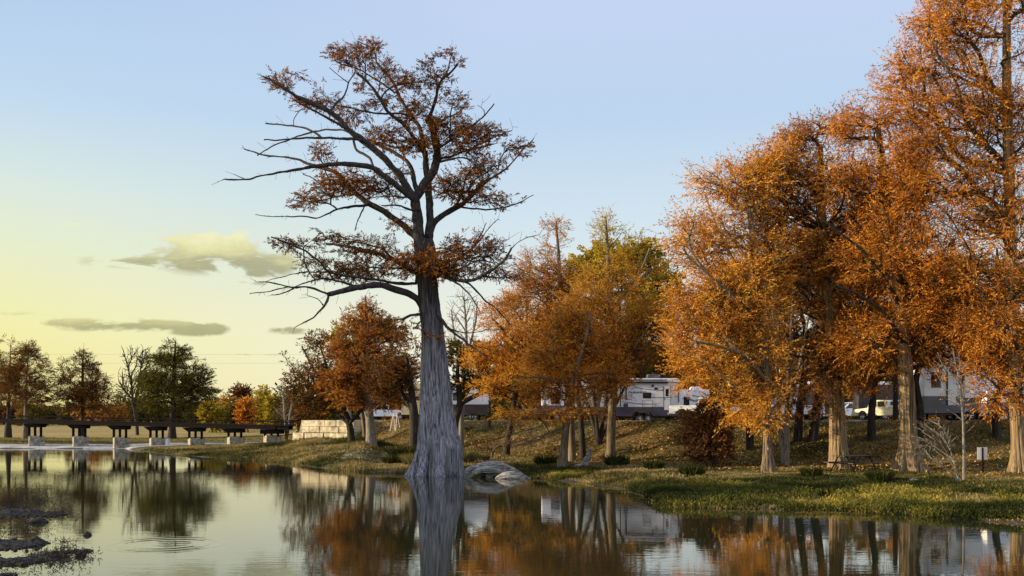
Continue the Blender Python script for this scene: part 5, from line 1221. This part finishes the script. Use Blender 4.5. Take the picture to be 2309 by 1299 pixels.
# awning car: truck right of it
def pickup(loc, rz, label, body='rv_white', shell=None, sc=1.0, name='pickup_truck'):
    """nose towards -x"""
    r = empty(name, loc, rz, label, 'pickup truck'); r.scale = (sc, sc, sc)
    bm = bmesh.new()
    prof = [(-2.85, .45), (-2.9, .85), (-2.75, 1.02), (-1.55, 1.14), (-1.5, 1.16), (.55, 1.2), (.58, 1.22), (2.75, 1.2), (2.85, 1.1), (2.85, .55),
            (2.25, .5), (2.2, .72), (2.02, .9), (1.8, .95), (1.58, .9), (1.4, .72), (1.35, .48), (-1.35, .45), (-1.4, .7), (-1.58, .88), (-1.8, .93), (-2.02, .88), (-2.2, .7), (-2.25, .45)]
    prism(bm, prof, -.98, .98); bmobj('body', bm, M[body], r, bevel=.03)
    bm = bmesh.new(); prism(bm, [(-1.45, 1.17), (-.75, 1.82), (-.55, 1.88), (.35, 1.87), (.5, 1.8), (.56, 1.21)], -.86, .86); cab = bmobj('cab', bm, M[body], r, bevel=.04)
    for s in (-1, 1):
        bm = bmesh.new(); prism(bm, [(-1.15, 1.26), (-.68, 1.74), (-.42, 1.76), (-.42, 1.26)], s*.875, s*.885); bmobj('window', bm, M['glass'], cab)
        bm = bmesh.new(); prism(bm, [(-.34, 1.26), (-.34, 1.76), (.32, 1.75), (.42, 1.28)], s*.875, s*.885); bmobj('window', bm, M['glass'], cab)
    bm = bmesh.new(); prism(bm, [(-1.42, 1.22), (-.78, 1.80), (-.81, 1.83), (-1.46, 1.24)], -.76, .76); bmobj('windscreen', bm, M['glass'], cab)
    bm = bmesh.new(); prism(bm, [(.565, 1.3), (.53, 1.72), (.545, 1.725), (.585, 1.3)], -.7, .7); bmobj('rear_window', bm, M['glass'], cab)
    part(r, 'bumper', 'alloy', [(-3.0, -2.86, -.95, .95, .42, .66)], .03); part(r, 'bumper', 'alloy', [(2.86, 3.0, -.92, .92, .45, .64)], .03)
    part(r, 'grille', 'black', [(-2.93, -2.84, -.6, .6, .68, .95)], .01)
    for s in (-1, 1):
        part(r, 'headlight', 'white', [(-2.92, -2.78, s*.78 - .16, s*.78 + .16, .74, .94)], .02)
        part(r, 'tail_light', 'tail', [(2.83, 2.87, s*.88 - .07, s*.88 + .07, .75, 1.12)], .01)
        for x in (-1.8, 1.8): wheel(r, x, s*.85, .38, .38, .25)
        part(r, 'mirror', 'black', [(-1.12, -.98, s*1.08 - .1, s*1.08 + .1, 1.22, 1.42)], .02)
    if shell:
        bm = bmesh.new(); prism(bm, [(.6, 1.23), (2.82, 1.23), (2.7, 1.82), (.66, 1.86)], -.92, .92); s_ = bmobj('camper_shell', bm, M[shell], r, bevel=.04)
        for s in (-1, 1): part(s_, 'window', 'glass', [(1.0, 2.4, s*.925 - .006, s*.925 + .006, 1.4, 1.72)])
    return r
M['tail'] = simple('red lamp glass', (.35,.01,.01), .3)
def on_ground(px, Y): x = (px - CX) * Y / F; return (x, Y, gz(x, Y))
pickup(on_ground(1590, 84), 2.9, 'white pickup half hidden by the wine brown shrub, right of the lettered trailer')
pickup(on_ground(1922, 104), 0.12, 'white pickup with open bed seen side on between the two sunlit trunks', sc=.95)
pickup(on_ground(1998, 84), -.9, 'white pickup with cream camper shell catching sun left of the buttressed cypress', 'cream', 'rv_white', .9)
pickup(on_ground(1775, 84), .2, 'pale pickup mostly hidden behind the bare grey saplings')
pickup(on_ground(868, 124), .1, 'distant white pickup behind the orange cypress by the stone wall')
pickup(on_ground(1215, 112), 3.3, 'dark pickup glimpsed low behind the middle cypresses', 'rv_grey')

def camper(px0, px1, top, base, Y, rz, label, wall='rv_white', low='rv_grey', nose=None, split=.33, wheels=(.55, .63), windows=(), name='camper_trailer', group=VG, stripes=True, ac=True, depth=2.5):
    k = Y / F; Ln = (px1 - px0) * k; H = (base - top) * k
    x = (px0 - CX) * k; r = empty(name, (x, Y, gz(x + Ln/2, Y) ), rz, label, 'camper', group)
    H = H - .5 * 0; z0 = .55; zl = z0 + (H - z0) * split
    lo = [(0, z0), (Ln, z0), (Ln, zl), (0, zl)]; up = [(0, zl + .005), (Ln, zl + .005), (Ln, H - .15), (Ln - .15, H), (.15, H), (0, H - .15)]
    if nose == 'right': lo = [(0, z0), (Ln*.72, z0), (Ln*.80, zl), (0, zl)]; up = [(0, zl + .005), (Ln*.80, zl + .005), (Ln*.86, zl + .45), (Ln, zl + .7), (Ln*.97, H - .9), (Ln*.86, H - .1), (Ln*.8, H), (.15, H), (0, H - .15)]
    if nose == 'slant': lo = [(0, z0), (Ln*.92, z0), (Ln*.985, zl), (0, zl)]; up = [(0, zl + .005), (Ln*.985, zl + .005), (Ln, zl + .3), (Ln*.94, H - .2), (Ln*.90, H), (.15, H), (0, H - .15)]
    bm = bmesh.new(); prism(bm, up, 0, depth); bmobj('body', bm, M[wall], r, bevel=.05)
    bm = bmesh.new(); prism(bm, lo, -.02, depth + .02); bmobj('lower_panel', bm, M[low], r, bevel=.02)
    for (a, b2, c2, d2) in windows:
        w = part(r, 'window', 'glass', [(Ln*a, Ln*b2, -.02, .01, H*c2, H*d2)], .008)
        part(w, 'window_frame', 'black', [(Ln*a - .04, Ln*b2 + .04, -.03, -.004, H*d2 + .005, H*d2 + .045), (Ln*a - .04, Ln*b2 + .04, -.03, -.004, H*c2 - .045, H*c2 - .005)])
    for wf in wheels: wheel(r, Ln*wf, .1, .38, .38); wheel(r, Ln*wf, depth - .15, .38, .38)
    part(r, 'chassis', 'black', [(Ln*.03, Ln*.7, .3, depth - .3, z0 - .14, z0 - .01)])
    part(r, 'landing_leg', 'iron', [(Ln*.74, Ln*.74 + .12, .3, .42, .0, z0)]); part(r, 'landing_leg', 'iron', [(Ln*.06, Ln*.06 + .12, .3, .42, .0, z0)])
    if ac: 
        bm = bmesh.new(); prism(bm, [(Ln*.4, H + .01), (Ln*.4 + 1.1, H + .01), (Ln*.4 + 1.0, H + .3), (Ln*.4 + .12, H + .3)], .7, 1.8); bmobj('air_conditioner', bm, M['white'], r, bevel=.04)
    if stripes:
        swoosh(r, [(Ln*.03, zl + .75*(H - zl)*.62), (Ln*.3, zl + (H-zl)*.42), (Ln*.6, zl + (H-zl)*.25)], .22, .05, 'stripe2', -.014)
        swoosh(r, [(Ln*.3, zl + (H-zl)*.7), (Ln*.55, zl + (H-zl)*.6), (Ln*.78, zl + (H-zl)*.5)], .09, .03, 'stripe', -.016)
    return r
c3 = camper(2083, 2250, 806, 945, 73.5, 0, 'tall white fifth wheel camper with grey swoosh behind the straight bare sapling', nose='right', windows=((.10,.23,.55,.78),(.52,.64,.62,.80)), split=.31)
k = 73.5 / F
part(c3, 'door', 'rv_white', [(54*k, 72*k, -.05, -.021, 36*k, 106*k)], .01); part(c3, 'awning_arm', 'awning', [(51.5*k, 53.5*k, -.1, -.022, 36*k, 112*k)]); part(c3, 'slide_roof', 'black', [(64*k, 110*k, -.35, 0, 108*k, 111*k)])
part(c3, 'slide_out', 'rv_white', [(88*k, 128*k, -.34, -.004, 52*k, 107*k)], .03)
camper(2246, 2400, 872, 946, 75, 0, 'low white and grey trailer front with round black port at the right edge', nose=None, windows=((.02,.035,.4,.9),), split=.42, stripes=True)
camper(1012, 1103, 868, 946, 101, 0, 'white camper with slanted nose and brown lower wall right of the great trunk', low='rv_brown', nose='slant', windows=((.1,.22,.6,.78),), split=.36)
camper(905, 972, 862, 945, 104, 0, 'small cream camper with dark window left of the great trunk', wall='cream', low='cream', windows=((.12,.4,.45,.72),), wheels=(.5,), stripes=False, ac=False)
camper(1222, 1290, 872, 948, 106, 0, 'white camper end seen between the middle trunks', windows=((.3,.6,.5,.75),), wheels=(.5,))
camper(1535, 1600, 878, 948, 96, 0, 'white trailer end with black awning right of the lettered trailer', windows=((.1,.3,.5,.75),), wheels=(.6,))
camper(1800, 1872, 866, 948, 86, 0, 'shaded grey camper behind the half sunlit trunk', wall='rv_grey', low='rv_brown', windows=((.1,.3,.5,.75),(.6,.8,.5,.75)), stripes=False)
camper(1944, 2046, 868, 948, 88, 0, 'dark brown camper wall behind the thick dark pole', wall='rv_brown', low='rv_brown', windows=((.7,.85,.5,.75),), stripes=False, wheels=(.5,))
# step ladder
b_ = on_ground(889, 101); r = empty('step_ladder', b_, 0, 'white step ladder standing open at the top of the bank left of the great trunk', 'ladder')
bm = bmesh.new()
for s in (-1, 1): rod(bm, (s*.28 - .1, -.35, 0), (s*.17 + .1, 0, 1.75), .028, 6)
bmobj('front_rail', bm, M['white'], r)
bm = bmesh.new()
for s in (-1, 1): rod(bm, (s*.28 + .3, .35, 0), (s*.17 + .1, .02, 1.75), .03, 6)
bmobj('rear_rail', bm, M['white'], r)
for j in range(5):
    t = (j + 1) / 6; bm = bmesh.new(); rod(bm, (-.28 + .11*t - .1 + .2*t, -.35*(1-t), 1.75*t), (.28 - .11*t - .1 + .2*t, -.35*(1-t), 1.75*t), .024, 6); bmobj('rung', bm, M['white'], r)
# covered barbecue and box at the right
b_ = on_ground(2270, 71.5)
bm = bmesh.new(); prism(bm, [(-.45, .0), (.45, 0), (.42, .75), (.3, 1.0), (-.3, 1.0), (-.42, .75)], -.3, .3)
o = bmobj('covered_grill', bm, M['black'], bevel=.06); o.location = b_; tag(o, 'black covered grill on the crest near the right edge', 'grill')
bm = bmesh.new(); box(bm, -.3, .3, -.2, .2, 0, .3); o = bmobj('cardboard_box', bm, M['cream'], bevel=.01); b_ = on_ground(2258, 70.6); o.location = b_; tag(o, 'small tan box on the crest beside the covered grill', 'box')
b_ = on_ground(2222, 71.2); r = empty('bicycle', b_, .2, 'bicycle parked at the crest under the tall fifth wheel camper', 'bicycle')
for x in (-.5, .5):
    bm = bmesh.new()
    for q_ in range(24):
        a0, a1 = 2*math.pi*q_/24, 2*math.pi*(q_+1)/24; rod(bm, (x + .33*math.cos(a0), 0, .34 + .33*math.sin(a0)), (x + .33*math.cos(a1), 0, .34 + .33*math.sin(a1)), .022, 5)
    bmobj('wheel', bm, M['tyre'], r)
bm = bmesh.new()
for a, b2 in (((-.5,0,.34),(-.15,0,.35)), ((-.15,0,.35),(-.25,0,.8)), ((-.5,0,.34),(-.22,0,.72)), ((-.15,0,.35),(.33,0,.75)), ((-.23,0,.74),(.32,0,.82)), ((.32,0,.9),(.5,0,.34))): rod(bm, a, b2, .022, 6)
bmobj('frame', bm, M['white'], r)
bm = bmesh.new(); rod(bm, (.3,-.25,.97), (.3,.25,.97), .018); rod(bm, (.32,0,.88), (.3,0,.97), .02); bmobj('handlebar', bm, M['black'], r)
bm = bmesh.new(); box(bm, -.37, -.14, -.06, .06, .8, .85); bmobj('saddle', bm, M['black'], r, bevel=.02)

# ------------------------------------------------------------------ sky, sun, camera
w = bpy.data.worlds.new('World'); bpy.context.scene.world = w; w.use_nodes = True
nt = w.node_tree; nt.nodes.clear(); L = nt.links.new
out = N(nt, 'ShaderNodeOutputWorld'); tc = N(nt, 'ShaderNodeTexCoord'); sp_ = N(nt, 'ShaderNodeSeparateXYZ'); L(tc.outputs['Generated'], sp_.inputs[0])
x_, y_, z_ = sp_.outputs
SUN_EL, SUN_AZ = math.radians(11.5), math.radians(-94)   # azimuth from the view direction, negative = left
sd = (math.sin(SUN_AZ) * math.cos(SUN_EL), math.cos(SUN_AZ) * math.cos(SUN_EL), math.sin(SUN_EL))
ln = M2('SQRT', M2('ADD', M2('MULTIPLY', x_, x_), M2('MULTIPLY', y_, y_)))
tel = M2('DIVIDE', z_, M2('MAXIMUM', ln, .001))                 # tangent of the elevation
az = M2('DIVIDE', x_, M2('MAXIMUM', ln, .001))
def sky_ramp(st): 
    r = ramp(nt, st); L(M2('MULTIPLY', tel, 1.0, None, True), r.inputs[0]); return r.outputs[0]
left = sky_ramp([(0,(.80,.68,.16)), (.08,(.82,.78,.32)), (.15,(.75,.78,.50)), (.205,(.66,.75,.66)), (.28,(.50,.65,.79)), (.41,(.38,.53,.77)), (.8,(.56,.64,.80)), (1,(.66,.72,.84))])
right = sky_ramp([(0,(.88,.83,.74)), (.08,(.80,.80,.72)), (.15,(.66,.74,.76)), (.2,(.58,.70,.79)), (.29,(.47,.61,.79)), (.41,(.51,.61,.82)), (.8,(.60,.66,.82)), (1,(.70,.75,.86))])  # in both ramps the high stops are brightened out of view as fill
fz = M2('MULTIPLY_ADD', az, 2.0, 1.0, True)
fz = M2('SMOOTH_MIN', fz, 1.0, .1)
mx = N(nt, 'ShaderNodeMix', data_type='RGBA'); L(fz, mx.inputs[0]); L(left, mx.inputs[6]); L(right, mx.inputs[7]); skyc = mx.outputs[2]
# clouds
u_ = M2('DIVIDE', x_, M2('MAXIMUM', y_, .01)); v_ = M2('DIVIDE', z_, M2('MAXIMUM', y_, .01))
cv = N(nt, 'ShaderNodeCombineXYZ'); L(M2('MULTIPLY', u_, 20.), cv.inputs[0]); L(M2('MULTIPLY', v_, 56.), cv.inputs[1])
cn = N(nt, 'ShaderNodeTexNoise'); cn.inputs['Scale'].default_value = 1; cn.inputs['Detail'].default_value = 9; cn.inputs['Roughness'].default_value = .6; cn.inputs['Distortion'].default_value = .4; L(cv.outputs[0], cn.inputs['Vector'])
front = M2('GREATER_THAN', y_, .05)
def blob(px, py, rx, ry, s=1.0):
    a = M2('DIVIDE', M2('SUBTRACT', u_, (px - CX) / F), rx / F); b = M2('DIVIDE', M2('SUBTRACT', v_, (HY - py) / F), ry / F)
    return M2('MULTIPLY', M2('SUBTRACT', 1.0, M2('SQRT', M2('ADD', M2('MULTIPLY', a, a), M2('MULTIPLY', b, b))), None, True), s)
bl = None
for q_ in ((470,568,210,58,1.3),(570,592,130,46,1.2),(440,545,130,40,1.2),(320,588,170,22,.8),(300,735,200,20,1.2),(450,741,100,20,1.5),(170,728,120,14,.8),(55,708,80,12,.9),(330,728,60,16,1),(650,746,60,12,.8),(590,640,120,14,.5),(170,503,70,14,.4),(520,800,140,6,.3)):
    o_ = blob(*q_); bl = o_ if bl is None else M2('MAXIMUM', bl, o_)
cm = M2('MULTIPLY', M2('MULTIPLY_ADD', M2('ADD', M2('MULTIPLY', bl, .95), M2('MULTIPLY', M2('SUBTRACT', cn.outputs['Fac'], .54), 4.2)), 2.2, 0, True), M2('MULTIPLY', M2('MULTIPLY', bl, 2.6, None, True), front))
# brighter crown of the cloud, grey belly
sh1 = M2('MULTIPLY_ADD', M2('SUBTRACT', v_, (HY - 575) / F), 22.0, M2('MULTIPLY', cn.outputs['Fac'], 1.1), True)
sh2 = M2('MULTIPLY_ADD', M2('SUBTRACT', v_, (HY - 738) / F), 30.0, M2('MULTIPLY', cn.outputs['Fac'], .7), True)
sw = M2('GREATER_THAN', v_, (HY - 670) / F)
shd = M2('ADD', M2('MULTIPLY', sh1, sw), M2('MULTIPLY', sh2, M2('SUBTRACT', 1.0, sw)))
cr = ramp(nt, [(0,(.27,.27,.15)), (.4,(.36,.34,.17)), (.75,(.70,.64,.30)), (1,(.84,.80,.45))]); L(shd, cr.inputs[0])
mc = N(nt, 'ShaderNodeMix', data_type='RGBA'); L(M2('MULTIPLY', cm, .85), mc.inputs[0]); L(skyc, mc.inputs[6]); L(cr.outputs[0], mc.inputs[7])
bg = N(nt, 'ShaderNodeBackground'); L(mc.outputs[2], bg.inputs[0]); L(M2('MULTIPLY_ADD', M2('MULTIPLY', y_, -2.0, None, True), .2, .71), bg.inputs[1])   # sky brightened behind the camera, added fill for the shadows
sk = N(nt, 'ShaderNodeTexSky', sky_type='NISHITA'); sk.sun_disc = False; sk.sun_elevation = SUN_EL; sk.sun_rotation = SUN_AZ; sk.air_density = 1.2; sk.dust_density = 1.5
bg2 = N(nt, 'ShaderNodeBackground'); L(sk.outputs[0], bg2.inputs[0]); bg2.inputs[1].default_value = .1
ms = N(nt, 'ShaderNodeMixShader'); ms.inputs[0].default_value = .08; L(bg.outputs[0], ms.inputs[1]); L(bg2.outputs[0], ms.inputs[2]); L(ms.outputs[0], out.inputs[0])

sl_ = bpy.data.lights.new('sun', 'SUN'); sl_.energy = 5.0; sl_.angle = math.radians(.6); sl_.color = (1, .79, .48)
so = bpy.data.objects.new('sun', sl_); C.objects.link(so)
from mathutils import Vector
so.rotation_euler = Vector(sd).to_track_quat('Z', 'Y').to_euler(); so.location = (-60, -20, 60)

cam = bpy.data.cameras.new('camera'); co_ = bpy.data.objects.new('camera', cam); C.objects.link(co_)
cam.sensor_width = 36; cam.lens = 36; cam.clip_end = 6000; cam.clip_start = .5
co_.location = (0, 0, EYE); co_.rotation_euler = (math.pi/2, 0, 0); cam.shift_y = (HY - 649.5) / F
sc = bpy.context.scene; sc.camera = co_
sc.view_settings.view_transform = 'Standard'; sc.view_settings.look = 'None'; sc.view_settings.exposure = .68; sc.view_settings.gamma = 1
cy_ = sc.cycles; cy_.max_bounces = 8; cy_.diffuse_bounces = 4; cy_.glossy_bounces = 3; cy_.transmission_bounces = 3; cy_.caustics_reflective = False; cy_.caustics_refractive = False
cy_.use_denoising = True
